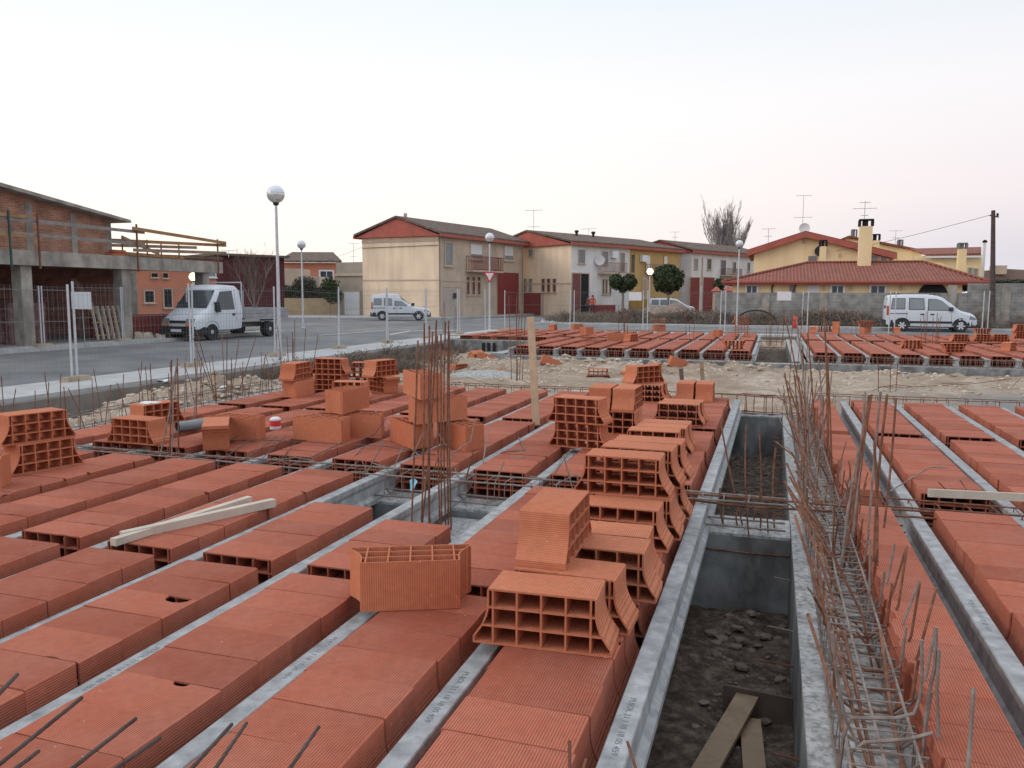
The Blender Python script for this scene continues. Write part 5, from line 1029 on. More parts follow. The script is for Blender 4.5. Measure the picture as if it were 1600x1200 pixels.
# ---- unfinished concrete-frame building on the left
FX = -22.55; fpl = Pl((FX, 0), (FX, 60))        # facade plane, normal towards the street
t = empty('unfinished_building', (FX, 20, ZW), 'unfinished brick building on a bare concrete frame at the left', 'unfinished building')
zs0, zs1 = 2.45, 2.92
y_end = fpl.hit(343, 410)[0]
MB().box(-31, FX+.1, 8, y_end, zs0+.12, zs1-.002).build('slab', conc_old, t)
MB().box(FX-.35, FX+.12, 8, y_end+.05, zs0, zs1).build('edge_beam', conc_old, t)
for px_ in (-210, 45, 200, 324): 
    y = fpl.hit(px_, 480)[0]; MB().box(FX-.42, FX-.02, y-.2, y+.2, -.2, zs0).build('column', conc_old, t)
for px_ in (209, 272): y = fpl.hit(px_, 480)[0]+1.2; MB().box(FX-5.3, FX-4.9, y+1.8, y+2.2, -.2, zs0+.12).build('column', conc_old, t)
yb = 23.9
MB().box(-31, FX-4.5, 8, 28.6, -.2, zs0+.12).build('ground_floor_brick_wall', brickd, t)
zl, zr_ = 5.25, 4.22; y0_ = 8
def zt(y): return 4.22+(yb-y)*.125
BX = FX-.55
for (a, b) in ((8, yb),):
    MB().hexa([(-31, a, zs1+.001), (BX, a, zs1+.001), (BX, b, zs1+.001), (-31, b, zs1+.001)], [(-31, a, zt(a)), (BX, a, zt(a)), (BX, b, zt(b)), (-31, b, zt(b))]).build('brick_wall', brickr, t)
MB().hexa([(-31.5, 8, zt(8)+.002), (BX+.5, 8, zt(8)+.002), (BX+.5, yb+.5, zt(yb+.5)+.002), (-31.5, yb+.5, zt(yb+.5)+.002)], [(-31.5, 8, zt(8)+.16), (BX+.5, 8, zt(8)+.16), (BX+.5, yb+.5, zt(yb+.5)+.1), (-31.5, yb+.5, zt(yb+.5)+.1)]).build('roof_slab', conc_old, t)
for px_ in (67, 136, 189): y = fpl.hit(px_, 380)[0]; MB().box(BX-.2, BX+.02, y-.12, y+.12, zs1+.002, zt(y)-.12).build('concrete_stud', conc_old, t)
yq = fpl.hit(14, 380)[0]; MB().box(BX-.1, BX+.025, yq-3, yq, zs1+.4, zt(yq)-.25).build('dark_opening', dark, t)
# guard rails
t = empty('guard_rail', (FX, 20, zs1), 'grey and rusty timber guard rail along the edge of the unfinished slab', 'guard rail')
for z in (3.42, 3.85): MB().bar((FX+.16, 15.5, z), (FX+.16, yb+.9, z-.02), .03, .11).build('board', mat('grey_board', (.27, .24, .22), .9, .2, 5, .2) if z == 3.42 else bpy.data.materials['grey_board'], t)
for z in (3.35, 3.95): MB().bar((FX+.2, 12, z), (FX+.2, fpl.hit(36, 350)[0], z), .03, .1).build('board', woodo, t)
for px_, m_ in ((8, mat('green_steel', (.05, .09, .08), .6, .2, 6, 0)), (53, rust), (207, rust), (333, rust)): y = fpl.hit(px_, 400)[0]; MB().bar((FX+.24, y, 2.35), (FX+.24, y, 4.1 if px_ < 300 else 3.85), .05, .05).build('clamp_post', m_, t)
ya = fpl.hit(198, 370)[0]
for i, (z0, z1, x0, x1) in enumerate(((3.93, 3.72, 0, 0), (3.15, 3.3, 0, 0), (3.55, 3.62, -1.5, 0), (3.42, 3.55, -3.2, -1.5), (3.2, 3.12, -2.6, -2.2), (3.62, 3.3, -.5, -3.5))):
    MB().bar((FX+.28+x0, ya, z0), (FX+.28+x1, y_end+.1, z1), .05, .12).build('board', woodo if i % 2 == 0 else board_m, t)
for f_ in (.2, .45, .6, .8): MB().bar((FX-1.2, ya+(y_end-ya)*f_, zs1), (FX-1.2, ya+(y_end-ya)*f_, 3.7), .04, .04).build('clamp_post', rust, t)
b = MB()
for i in range(7): b.box(FX-.5+random.uniform(-.1, .1), FX-.2, fpl.hit(183+i*3, 395)[0], fpl.hit(185+i*3, 395)[0]+.12, zs1+.01+.12*(i % 2), zs1+.11+.12*(i % 2))
solo(b, 'brick_pile', clay_loose, 'small pile of orange bricks at the slab corner above the second column', 'brick pile')
# clutter under the frame
b = MB(); y = fpl.hit(80, 500)[0]; solo(b.box(FX-1.9, FX-.9, y-.8, y+.6, ZW+.05, 1.25), 'brick_pallet', mat('wrapped_bricks', (.17, .075, .065), .5, .4, 4, .3, 10, (.25, .17, .20), 3, .6), 'shrink-wrapped pallet of dark bricks behind the first column', 'brick pallet')
y = fpl.hit(178, 500)[0]; t = empty('pallet', (FX, y, ZW), 'pale wooden pallet leaning upright against the second column', 'pallet')
for i in range(6): MB().bar((FX+.0, y-.75+i*.24, ZW+.05), (FX-.28, y-.70+i*.24, 1.12), .1, .02, (0, 1, 0)).build('slat', woodp, t)
for z in (.1, .55, 1.0): MB().bar((FX-.05-z*.26, y-.8, z), (FX-.05-z*.26, y+.6, z), .05, .05).build('crossbar', board_m, t)
y = fpl.hit(165, 470)[0]; solo(MB().bar((FX-.3, y+.6, ZW+.1), (FX-1.6, y+.2, 2.1), .3, .03), 'leaning_board', board_m, 'dark board leaning behind the pallet', 'board')
y = fpl.hit(240, 490)[0]; solo(MB().box(FX-1.5, FX-.9, y-1.6, y+2.2, ZW+.03, .75), 'red_container', redd, 'dark red skip behind the mesh fence left of the truck', 'skip')
y = fpl.hit(250, 500)[0]; t = empty('rubble_heap', (FX, y, ZW), 'heap of broken blocks on the kerb beside the truck front', 'rubble heap')
for i in range(26): x_, y_, s = FX+random.uniform(-.5, .6), y+random.uniform(-1.6, 2.4), random.uniform(.08, .22); a_ = random.random()*3; c_, s_ = math.cos(a_)*s, math.sin(a_)*s; MB().hexa([(x_+c_, y_+s_, ZW-.02), (x_-s_, y_+c_, ZW-.02), (x_-c_, y_-s_, ZW-.02), (x_+s_, y_-c_, ZW-.02)], [(x_+c_*.8, y_+s_*.7, ZW+s), (x_-s_*.8, y_+c_*.8, ZW+s*1.2), (x_-c_*.7, y_-s_*.8, ZW+s*.8), (x_+s_*.8, y_-c_*.7, ZW+s*.9)]).build('broken_block', rocks_m, t)
# ---- grey wall across the road
wy = 50.2; gp = Pl((plan(1112, 47).x, wy), (60, wy)); t = empty('block_wall', (gp.a.x, wy, 0), 'long grey concrete block wall in front of the yellow villa', 'wall')
xh = gp.hit(1512, 450)[0]; MB().pbox(gp, 0, xh, -.3, 1.77, -.1, .1).build('wall_panel', block_grey, t); MB().pbox(gp, xh+.01, 50, -.3, 2.3, -.1, .1).build('raised_panel', block_grey, t)
for px_ in (1196, 1286, 1486, 1570): u = gp.hit(px_, 480)[0]; MB().pbox(gp, u-.22, u+.22, -.3, 1.76 if px_ < 1480 else 2.2, .1, .14).build('pier', conc_old, t)
# yellow villa
V0, V1 = plan(1143, 55.5), plan(1500, 49.8)
V0, V1 = Vector((V0.x, 56)), Vector((plan(1498, 52).x*56/plan(1498, 52).y, 56)); vp = Pl(V0, V1); ze = dep(1300, 441, 52.5).z
t = empty('yellow_villa', V3(V0, 0), 'long low yellow villa with hipped red tile roof', 'house')
MB().hexa([V3(q, -.3) for q in (V0, V1, V1+Vector((0, 9)), V0+Vector((0, 9)))], [V3(q, ze) for q in (V0, V1, V1+Vector((0, 9)), V0+Vector((0, 9)))]).build('wall', yellow, t)
def roofpt(px_, py_, y): d = ray(px_, py_); k = y/d.y; return C0+d*k
e = [roofpt(1128, 440, 55.5), roofpt(1546, 438, 55.5)]; r_ = [roofpt(1262, 411, 60.5), roofpt(1442, 413, 60.5)]; zr1 = r_[0].z; e = [Vector((q.x, q.y, ze)) for q in e]; r_ = [Vector((q.x, q.y, zr1)) for q in r_]; bk = [Vector((q.x, 66, ze)) for q in e]
rf = MB(); rf.add([e[0], e[1], r_[1], r_[0], bk[0], bk[1]], [(0, 1, 2, 3), (1, 5, 2), (5, 4, 3, 2), (4, 0, 3)]); rf = rf.build('roof', tiler, t)
MB().hexa([Vector((q.x, q.y, ze-.16)) for q in (e[0], e[1], bk[1], bk[0])], [Vector((q.x, q.y, ze-.005)) for q in (e[0], e[1], bk[1], bk[0])]).build('eaves_board', redp, rf)
fr = Pl((e[0].x, 55.48), (e[1].x, 55.48)); MB().pbox(fr, 0, fr.L, ze-.05, ze+.06, .0, .1).build('gutter', redp, rf)
for a_, b_ in ((e[0], r_[0]), (e[1], r_[1]), (r_[0], r_[1])): MB().tube([a_+Vector((0, 0, .05)), b_+Vector((0, 0, .05))], .09, 6).build('ridge_tiles', tiler, rf)
for x0, x1, sh in ((1167, 1182, 0), (1300, 1317, 0), (1361, 1382, 0)):
    w = win(vp, x0, 447, x1, 462, t, white, glass, bars=1, fr=.12); 
win(vp, 1234, 446, 1243, 462, t, creamd, glassg, fr=.02); win(vp, 1263, 447, 1278, 458, t, white, whitew, fr=.05)
for x, y in ((1287, 450), (1328.5, 450), (1408, 450)): u, z = vp.hit(x, y); MB().pbox(vp, u-.08, u+.08, z-.12, z+.12, .002, .12).build('wall_lamp', creamd, t)
u0, u1, z0, z1 = vp.rect(1433, 441, 1483, 462); arch = MB(); n = 14; pts = [vp.pt(u0, -.2, .03)] + [vp.pt(u0+(u1-u0)*(1-math.cos(math.pi*i/n))/2, .9+(z1-.9)*math.sin(math.pi*i/n)**.55, .03) for i in range(n+1)] + [vp.pt(u1, -.2, .03)]
arch.add(pts+[p_-Vector((0, -.02, 0)) for p_ in pts], [tuple(range(len(pts)))]); arch.build('porch_arch', dark, t)
for pts in (((1209, 442), (1206, 452), (1207, 461)), ((1240, 441), (1243, 446), (1238, 458), (1236, 463))):
    MB().tube([vp.pt(*vp.hit(*q), .06) for q in pts], .06, 5).build('bare_climber', woodd, t)
# yellow gabled house behind
G0, G1 = Vector((roofpt(1176, 420, 66).x, 66)), Vector((roofpt(1372, 420, 66).x, 66)); gl = Pl(G0, G1)
t = empty('yellow_gable_house', V3(G0, 0), 'tall yellow house with broad red-edged gable behind the villa', 'house')
pk = gl.hit(1258, 370); el = gl.hit(1172, 396); er = gl.hit(1400, 404); ur = er[0]
poly = [(el[0]+.3, -.3), (ur-.4, -.3), (ur-.4, er[1]), (pk[0], pk[1]), (el[0]+.3, el[1]-.05)]
MB().hexa([gl.pt(u, z, 0) for u, z in poly], [gl.pt(u, z, -12) for u, z in poly]).build('wall', yellow, t)
for (ua, za), (ub, zb_) in (((el[0]-.2, el[1]-.15), (pk[0], pk[1])), ((pk[0], pk[1]), (ur, er[1]))):
    q = [gl.pt(ua, za, .5), gl.pt(ub, zb_, .5), gl.pt(ub, zb_, -12), gl.pt(ua, za, -12)]; MB().hexa([p_ + Vector((0, 0, .01)) for p_ in q], [p_+Vector((0, 0, .42)) for p_ in q]).build('roof', tiler, t)
    MB().hexa([gl.pt(ua, za-.06, .52), gl.pt(ub, zb_-.06, .52), gl.pt(ub, zb_-.06, .42), gl.pt(ua, za-.06, .42)], [gl.pt(ua, za+.36, .52), gl.pt(ub, zb_+.36, .52), gl.pt(ub, zb_+.36, .42), gl.pt(ua, za+.36, .42)]).build('bargeboard', redp, t)
u, z = gl.hit(1281, 393); MB().lathe(gl.pt(u, z, .1), [(.02, 0), (.35, .05), (.4, .15), (.02, .03)], 12, (0, -1, .1)).build('dish', rubber, t)
for x, y in ((1312, 399), (1256, 377)): u, z = gl.hit(x, y); MB().pbox(gl, u-.1, u+.1, z-.15, z+.15, .001, .05).build('vent', creamd, t)
for x0, x1 in ((1362, 1370), (1377, 1382), (1390, 1394)): win(gl, x0, 400, x1, 412, t, creamd, glassg, fr=.05)
def chimney(x0, x1, ytop, ybot, d, capy, label, mt=yellow, capm=dark, w=None, cw=.08):
    a, b = dep(x0, ytop, d), dep(x1, ybot, d); xc, yc = (a.x+b.x)/2, a.y; hw = (x1-x0)*d/F/2; t = empty('chimney', (xc, yc, b.z), label, 'chimney', 'chimneys of the yellow houses')
    zc = dep(x0, capy, d).z; MB().box(xc-hw, xc+hw, yc-hw*.8, yc+hw*.8, b.z-1.2, zc).build('shaft', mt, t)
    c = MB(); 
    for sx_ in (-1, 1):
        for sy in (-1, 1): c.box(xc+sx_*hw*1.0-.07, xc+sx_*hw*1.0+.07, yc+sy*hw*.7-.06, yc+sy*hw*.7+.06, zc+.001, a.z-.08)
    c.box(xc-hw*1.12, xc+hw*1.12, yc-hw, yc+hw, a.z-.08, a.z); c.box(xc-hw*.55, xc+hw*.3, yc-hw*.5, yc+hw*.5, zc+.001, a.z-.081); c.build('crown', capm, t)
    return t
chimney(1342.5, 1361, 343, 417, 54.5, 354, 'tallest yellow chimney with open black crown'); chimney(1281, 1290.5, 375, 417, 56.5, 385, 'slim yellow chimney in front of the gable'); chimney(1361, 1373, 366, 400, 73, 376, 'yellow chimney with black crown right of the tallest one')
chimney(1331, 1338, 358.5, 375, 82, 370, 'small dark-capped chimney on the rear gable left', redp, mat('grey_cowl', (.20, .20, .20), .7, .1, 3, 0)); chimney(1403, 1409.5, 374.5, 390, 82, 386, 'small dark-capped chimney on the rear gable right', redp, bpy.data.materials['grey_cowl']); chimney(1497, 1508.5, 379.5, 425, 60, 389, 'yellow chimney with grey crown over the right end of the villa roof', yellow, bpy.data.materials['grey_cowl']); chimney(1536, 1539.5, 375, 430, 72, 379, 'very thin pale chimney pipe at the right end', whitew)
p = dep(1270, 409, 58); solo(MB().box(p.x-.3, p.x+.3, p.y, p.y+.6, p.z-.6, dep(1270, 400, 58).z), 'water_tank', bpy.data.materials['grey_cowl'], 'small grey box on the villa roof left of the slim chimney', 'roof tank')
# rear houses
def shape_house(name, label, pts, y, m_, depth=10, roofs=(), wins=()):
    t = empty(name, (roofpt(*pts[0], y).x, y, 0), label, 'house'); q = [roofpt(a, b, y) for a, b in pts]
    MB().hexa([Vector((p_.x, y, p_.z)) for p_ in q][::-1], [Vector((p_.x, y+depth, p_.z)) for p_ in q][::-1]).build('wall', m_, t)
    for (a, b), (c, d), th in roofs:
        k0, k1 = roofpt(a, b, y), roofpt(c, d, y); MB().hexa([(k0.x, y-.3, k0.z), (k1.x, y-.3, k1.z), (k1.x, y+depth, k1.z), (k0.x, y+depth, k0.z)], [(k0.x, y-.3, k0.z+th), (k1.x, y-.3, k1.z+th), (k1.x, y+depth, k1.z+th), (k0.x, y+depth, k0.z+th)]).build('roof', tiler, t)
    pl = Pl((-10, y), (60, y))
    for w_ in wins: win(pl, *w_, t, creamd, glassg, fr=.05)
    return t
shape_house('rear_gable_house', 'yellow house with low gable farther behind the villa', [(1300, 430), (1300, 383), (1325, 372), (1440, 394), (1440, 430)], 82, yellow, 12, (((1296, 384), (1326, 371.5), .2), ((1326, 371.5), (1442, 394), .2)))
t = shape_house('red_roofed_wing', 'yellow wing with straight red roof at the right', [(1425, 440), (1425, 400), (1534, 398), (1534, 440)], 74, yellow, 8, (), ((1513, 419, 1518, 430), (1522, 420, 1527, 430)))
a_, b_, c_, d_ = roofpt(1448, 400, 73.6), roofpt(1533, 398, 73.6), roofpt(1533, 388.5, 79), roofpt(1422, 391, 79); MB().hexa([a_, b_, c_, d_], [q+Vector((0, 0, .15)) for q in (a_, b_, c_, d_)]).build('roof', tiler, t); pl = Pl((-10, 73.55), (60, 73.55)); MB().pbox(pl, pl.hit(1446, 400)[0], pl.hit(1534, 400)[0], a_.z-.16, a_.z-.01, 0, .1).build('gutter', white, t)
shape_house('low_yellow_wing', 'low yellow parapet wing between villa roof and rear houses', [(1395, 440), (1400, 411), (1470, 410), (1488, 420), (1495, 440)], 66.5, yellow, 4)
t = shape_house('brown_shed', 'brownish low building at the far right edge', [(1536, 450), (1536, 423), (1570, 420), (1610, 422), (1640, 424), (1640, 450)], 85, mat('brown_render', (.27, .19, .16), .9, .1, 1, 0), 10); a_ = roofpt(1560, 415, 85); MB().box(a_.x-.5, a_.x+.6, 84.5, 86, a_.z-.8, a_.z).build('chimney', creamd, t)
for x, l in ((1119, 'left tiled gate pillar at the end of the grey wall'), (1138.5, 'right tiled gate pillar at the end of the grey wall')):
    p = dep(x, 462, 50.5); t = empty('gate_pillar', (p.x, p.y, 0), l, 'gate pillar'); MB().box(p.x-.2, p.x+.2, p.y-.2, p.y+.2, -.2, dep(x, 455, 50.5).z).build('shaft', creamd, t); zt_ = dep(x, 455, 50.5).z
    MB().hexa([(p.x-.32, p.y-.32, zt_+.001), (p.x+.32, p.y-.32, zt_+.001), (p.x+.32, p.y+.32, zt_+.001), (p.x-.32, p.y+.32, zt_+.001)], [(p.x-.05, p.y-.05, zt_+.28), (p.x+.05, p.y-.05, zt_+.28), (p.x+.05, p.y+.05, zt_+.28), (p.x-.05, p.y+.05, zt_+.28)]).build('tiled_cap', redp, t)
# ================================================================== VEHICLES (x forward, y left, z up, origin on the road)
def loft_body(name, st, par, m_, hollow=None):
    """st: (x, zbot, wbot, zbelt, wbelt, ztop, wtop)"""
    b = MB(); ring = []
    for x, zb, wb, zl, wl, zt, wt in st:
        h = [(wb*.80, zb), (wb*.97, zb+.05), (wb, zb+(zl-zb)*.35), (wl*1.005, zb+(zl-zb)*.75), (wl, zl), (wl+(wt-wl)*.5, zl+(zt-zl)*.52), (wt+(wl-wt)*.06, zl+(zt-zl)*.88), (wt*.90, zl+(zt-zl)*.985), (wt*.6, zt)]
        ring.append([(x, y, z) for y, z in h] + [(x, -y, z) for y, z in h[::-1]])
    n = len(ring[0]); V = [p for r in ring for p in r]
    f = [(i*n+j, i*n+(j+1) % n, (i+1)*n+(j+1) % n, (i+1)*n+j) for i in range(len(ring)-1) for j in range(n)] + [tuple(range(n))[::-1], tuple((len(ring)-1)*n+j for j in range(n))]
    b.add(V, f, True); o = b.build(name, m_, par); 
    def width(x, z):
        for i in range(len(st)-1):
            if st[i][0] <= x <= st[i+1][0]: a, c = st[i], st[i+1]; break
        else: a = c = st[0] if x < st[0][0] else st[-1]
        k = (x-a[0])/(c[0]-a[0]) if c[0] != a[0] else 0; q = [a[i]+(c[i]-a[i])*k for i in range(7)]; _, zb, wb, zl, wl, zt, wt = q
        prof = [(zb, wb*.8), (zb+.05, wb*.97), (zb+(zl-zb)*.35, wb), (zb+(zl-zb)*.75, wl*1.005), (zl, wl), (zl+(zt-zl)*.52, wl+(wt-wl)*.5), (zl+(zt-zl)*.88, wt+(wl-wt)*.06), (zl+(zt-zl)*.985, wt*.9), (zt, wt*.6)]
        for (z0, w0), (z1, w1) in zip(prof[:-1], prof[1:]):
            if z <= z1: return w0+(w1-w0)*max(0, (z-z0))/max(1e-6, z1-z0)
        return prof[-1][1]
    return o, width
def side_panel(poly, width, side, th=.012, off=.004):
    # subdivide edges so it follows the body
    P_ = []
    for (a, b) in zip(poly, poly[1:]+poly[:1]):
        for k in range(4): P_.append((a[0]+(b[0]-a[0])*k/4, a[1]+(b[1]-a[1])*k/4))
    cx, cz = sum(p[0] for p in P_)/len(P_), sum(p[1] for p in P_)/len(P_); n = len(P_); L1 = P_; L2 = [(cx+(x-cx)*.5, cz+(z-cz)*.5) for x, z in P_]
    def v(p, o): return (p[0], side*(width(*p)+o), p[1])
    b = MB(); b.add([v(p, off+th) for p in L1]+[v(p, off+th) for p in L2]+[v((cx, cz), off+th)]+[v(p, -.01) for p in L1],
        [(i, (i+1) % n, n+(i+1) % n, n+i) for i in range(n)] + [(n+i, n+(i+1) % n, 2*n) for i in range(n)] + [(2*n+1+i, 2*n+1+(i+1) % n, (i+1) % n, i) for i in range(n)])
    return b
def wheel(par, x, y, r, w=.2, spokes=True, dual=False):
    s = 1 if y > 0 else -1; t = empty('wheel', (0, 0, 0)); t.parent = par
    MB().lathe((x, y-s*w/2, r), [(r*.6, 0), (r*.92, 0), (r, w*.2), (r, w*.8), (r*.93, w), (r*.66, w*1.0), (r*.62, w*.9)], 24, (0, s, 0)).build('tyre', rubber, t)
    rm = MB().lathe((x, y-s*w/2, r), [(r*.64, w*.5), (r*.63, w*.88), (r*.5, w*.8), (r*.2, w*.92), (0.01, w*.97)], 24, (0, s, 0)); rm.build('rim', hub, t)
    if spokes:
        b = MB()
        for k in range(6): a = k*math.pi/3; d = Vector((math.cos(a), 0, math.sin(a))); c = Vector((x, y+s*(w*.40), r)); b.bar(c+d*r*.12, c+d*r*.58, .07, .03, (0, 1, 0))
        b.build('spokes', bpy.data.materials['silver_cover'] if 'silver_cover' in bpy.data.materials else mat('silver_cover', (.6, .61, .63), .4, .05, 5, 0), t)
    return t
def arch_(par, x, width, z, r):
    for s in (1, -1):
        n = 14; pts = [(x+math.cos(math.pi*i/n)*r, z+math.sin(math.pi*i/n)*r) for i in range(n+1)]; b = MB()
        b.add([(px_, s*(width(px_, pz)+.006), pz) for px_, pz in pts] + [(x, s*(width(x, z)+.006), z)], [(i, i+1, n+1) for i in range(n)]); b.build('wheel_arch', rubber, par)
def quad_panel(pts, off): 
    a, b, c, d = [Vector(p) for p in pts]; n = (b-a).cross(d-a).normalized()
    if n.dot(Vector(off)) < 0: n = -n
    return MB().hexa([p-n*.01 for p in (a, b, c, d)], [p+n*.008 for p in (a, b, c, d)])
def kangoo(name, label, newer=True):
    t = empty(name, (0, 0, 0), label, 'van')
    st = [(-2.0, .32, .72, .95, .76, 1.40, .66), (-1.97, .28, .78, .98, .81, 1.70, .70), (-1.85, .26, .80, 1.0, .83, 1.78, .73), (-1.2, .24, .82, 1.02, .84, 1.81, .74), (-.2, .22, .82, 1.02, .84, 1.81, .74), (.25, .22, .82, 1.01, .84, 1.74, .71), (.45, .22, .82, 1.00, .84, 1.66, .70), (.85, .22, .82, .99, .83, 1.36, .70), (1.12, .22, .82, .98, .82, 1.12, .70), (1.3, .23, .82, .90, .80, 1.02, .66), (1.7, .25, .80, .78, .76, .92, .60), (1.9, .28, .74, .66, .70, .80, .54), (2.0, .34, .64, .56, .60, .64, .46)]
    if not newer: st = [(-2.0, .30, .70, .95, .74, 1.5, .66), (-1.95, .26, .76, .98, .78, 1.76, .70), (-1.2, .24, .78, 1.0, .80, 1.85, .72), (-.25, .22, .78, 1.0, .80, 1.84, .72), (-.12, .22, .78, 1.0, .80, 1.72, .70), (.15, .22, .78, .99, .80, 1.42, .68), (.25, .22, .78, .98, .80, 1.40, .67), (.62, .22, .78, .96, .78, 1.12, .68), (.85, .22, .78, .90, .77, 1.0, .66), (1.4, .25, .76, .82, .74, .90, .62), (1.85, .28, .72, .70, .70, .82, .58), (2.0, .32, .66, .55, .64, .74, .52)]
    body, wd = loft_body('body', st, t, car_w)
    wx = (-1.28, 1.28) if newer else (-1.25, 1.25)
    for x in wx:
        arch_(t, x, wd, .30, .38)
        for s in (1, -1): wheel(t, x, s*(.74 if newer else .70), .305, .19)
    polys = [[(-1.82, 1.08), (-1.18, 1.08), (-1.18, 1.62), (-1.75, 1.62)], [(-1.02, 1.06), (-.32, 1.06), (-.36, 1.62), (-1.02, 1.64)], [(-.18, 1.04), (.92, 1.03), (.88, 1.10), (.42, 1.50), (.2, 1.58), (-.18, 1.60)]] if newer else [[(-1.85, 1.05), (-1.28, 1.05), (-1.28, 1.52), (-1.78, 1.52)], [(-1.12, 1.03), (-.55, 1.03), (-.58, 1.52), (-1.12, 1.54)], [(-.42, 1.0), (.50, 1.0), (.44, 1.08), (.1, 1.32), (-.38, 1.36)]]
    for s in (1, -1):
        for p in polys: w = side_panel([(x, z) for x, z in p], wd, s, .006, .003).build('window_seal', rubber, t); cx = sum(q[0] for q in p)/len(p); cz = sum(q[1] for q in p)/len(p); side_panel([(cx+(x-cx)*.93, cz+(z-cz)*.90) for x, z in p], wd, s, .006, .008).build('side_window', glassg, t)
        side_panel([(-.95, .42), (.9, .42), (.9, .52), (-.95, .52)], wd, s, .02).build('rubbing_strip', rubber, t)
        side_panel([(-1.9, .86), (-1.05, .86), (-1.05, .89), (-1.9, .89)], wd, s, .008).build('door_rail', rubber, t)
        for x in (-.42, .02): side_panel([(x-.08, .83), (x+.08, .83), (x+.08, .88), (x-.08, .88)], wd, s, .03).build('door_handle', rubber, t)
        for x in (-1.10, -.25, .86): side_panel([(x-.006, .32), (x+.006, .32), (x+.006, 1.0), (x-.006, 1.0)], wd, s, .002, .001).build('door_gap', rubber, t)
        side_panel([(.72, 1.02), (.92, 1.02), (.90, 1.20), (.74, 1.20)], wd, s, .12).build('mirror', rubber, t)
        side_panel([(-1.99, .80), (-1.90, .80), (-1.90, 1.25), (-1.99, 1.25)], wd, s, .012).build('tail_lamp', redl, t)
        side_panel([(1.62, .62), (1.93, .60), (1.90, .72), (1.66, .80)], wd, s, .012).build('headlight', glassg, t)
        side_panel([(1.93, .60), (1.98, .60), (1.97, .68), (1.93, .70)], wd, s, .016).build('indicator', orangel, t)
    i0 = 5 if newer else 4
    a, b_ = (st[6], st[8]) if newer else (st[4], st[7])
    quad_panel([(a[0]+.05, a[6]*.86, a[5]-.06), (a[0]+.05, -a[6]*.86, a[5]-.06), (b_[0]-.03, -b_[6]*.92, b_[5]+.03), (b_[0]-.03, b_[6]*.92, b_[5]+.03)], (1, 0, 1)).build('windscreen', glass, t)
    quad_panel([(-2.0, .55, 1.12), (-2.0, -.55, 1.12), (-1.975, -.52, 1.58), (-1.975, .52, 1.58)], (-1, 0, 0)).build('rear_window', glass, t)
    MB().hexa([(1.72, -.80, .24), (2.06, -.62, .26), (2.06, .62, .26), (1.72, .80, .24)], [(1.72, -.80, .50), (2.05, -.60, .52), (2.05, .60, .52), (1.72, .80, .50)]).build('front_bumper', rubber, t)
    MB().hexa([(-2.07, -.70, .28), (-1.62, -.83, .26), (-1.62, .83, .26), (-2.07, .70, .28)], [(-2.06, -.70, .56), (-1.72, -.83, .56), (-1.72, .83, .56), (-2.06, .70, .56)]).build('rear_bumper', rubber, t)
    for x in ((-1.5, .1) if newer else ()): MB().box(x-.06, x+.06, .5, .62, 1.80, 1.85).box(x-.06, x+.06, -.62, -.5, 1.80, 1.85).build('roof_rail_mount', rubber, t)
    return t
v = kangoo('parked_van', 'white small van with dark bumpers parked before the grey wall at right', True); v.location = (0, 0, 0)
d = ray(1451, 500); k = 46.4/d.y; v.location = (d.x*k, 46.4, ZR); v.rotation_euler = (0, 0, R(-1)); v.scale = (1.05,)*3
v = kangoo('parked_van', 'older white van with raised rear roof parked by the cream house', False); q = plan(627, 56.6); v.location = (q.x, q.y, ZR); v.rotation_euler = (0, 0, R(22)); v.scale = (1.0,)*3
q = plan(1048, 72); v = kangoo('parked_van', 'light car half hidden behind the round tree and earth mound', True); v.location = (q.x, q.y, ZW); v.rotation_euler = (0, 0, R(10)); v.scale = (1, 1, .8)
# tipper truck
t = empty('tipper_truck', (0, 0, 0), 'white dropside truck parked facing the camera beside the concrete frame', 'truck')
st = [(.55, .40, .92, 1.15, .95, 2.06, .80), (.75, .38, .94, 1.17, .96, 2.19, .84), (1.3, .36, .95, 1.17, .96, 2.22, .84), (1.6, .36, .95, 1.16, .96, 2.16, .83), (1.78, .36, .95, 1.15, .96, 2.05, .82), (2.2, .36, .95, 1.13, .95, 1.52, .82), (2.42, .36, .95, 1.08, .94, 1.26, .82), (2.8, .38, .93, .90, .91, 1.06, .76), (3.05, .40, .90, .76, .87, .90, .72), (3.12, .42, .86, .66, .82, .74, .66)]
body, wd = loft_body('cab', st, t, car_w)
quad_panel([(1.84, .72, 1.99), (1.84, -.72, 1.99), (2.41, -.80, 1.30), (2.41, .80, 1.30)], (1, 0, 1)).build('windscreen', glass, t)
for s in (1, -1):
    side_panel([(1.0, 1.22), (2.12, 1.20), (1.70, 1.94), (1.05, 1.98)], wd, s, .008).build('side_window', glass, t)
    side_panel([(1.93, 1.12), (2.08, 1.12), (2.06, 1.52), (1.95, 1.52)], wd, s, .16).build('mirror', rubber, t)
    side_panel([(1.0, .98), (1.14, .98), (1.14, 1.06), (1.0, 1.06)], wd, s, .03).build('door_handle', rubber, t)
    side_panel([(.90, .42), (.912, .42), (.912, 2.0), (.90, 2.0)], wd, s, .002, .001).build('door_gap', rubber, t)
    quad_panel([(3.115, s*.80, .70), (3.15, s*.44, .70), (3.10, s*.44, .88), (3.05, s*.82, .88)], (1, 0, .3)).build('headlight', glassg, t)
    quad_panel([(3.13, s*.80, .60), (3.16, s*.44, .60), (3.155, s*.44, .69), (3.12, s*.80, .69)], (1, 0, .2)).build('indicator', orangel, t)
    arch_(t, 2.28, wd, .36, .42)
    wheel(t, 2.28, s*.86, .34, .22, False); wheel(t, -1.15, s*.84, .34, .34, False)
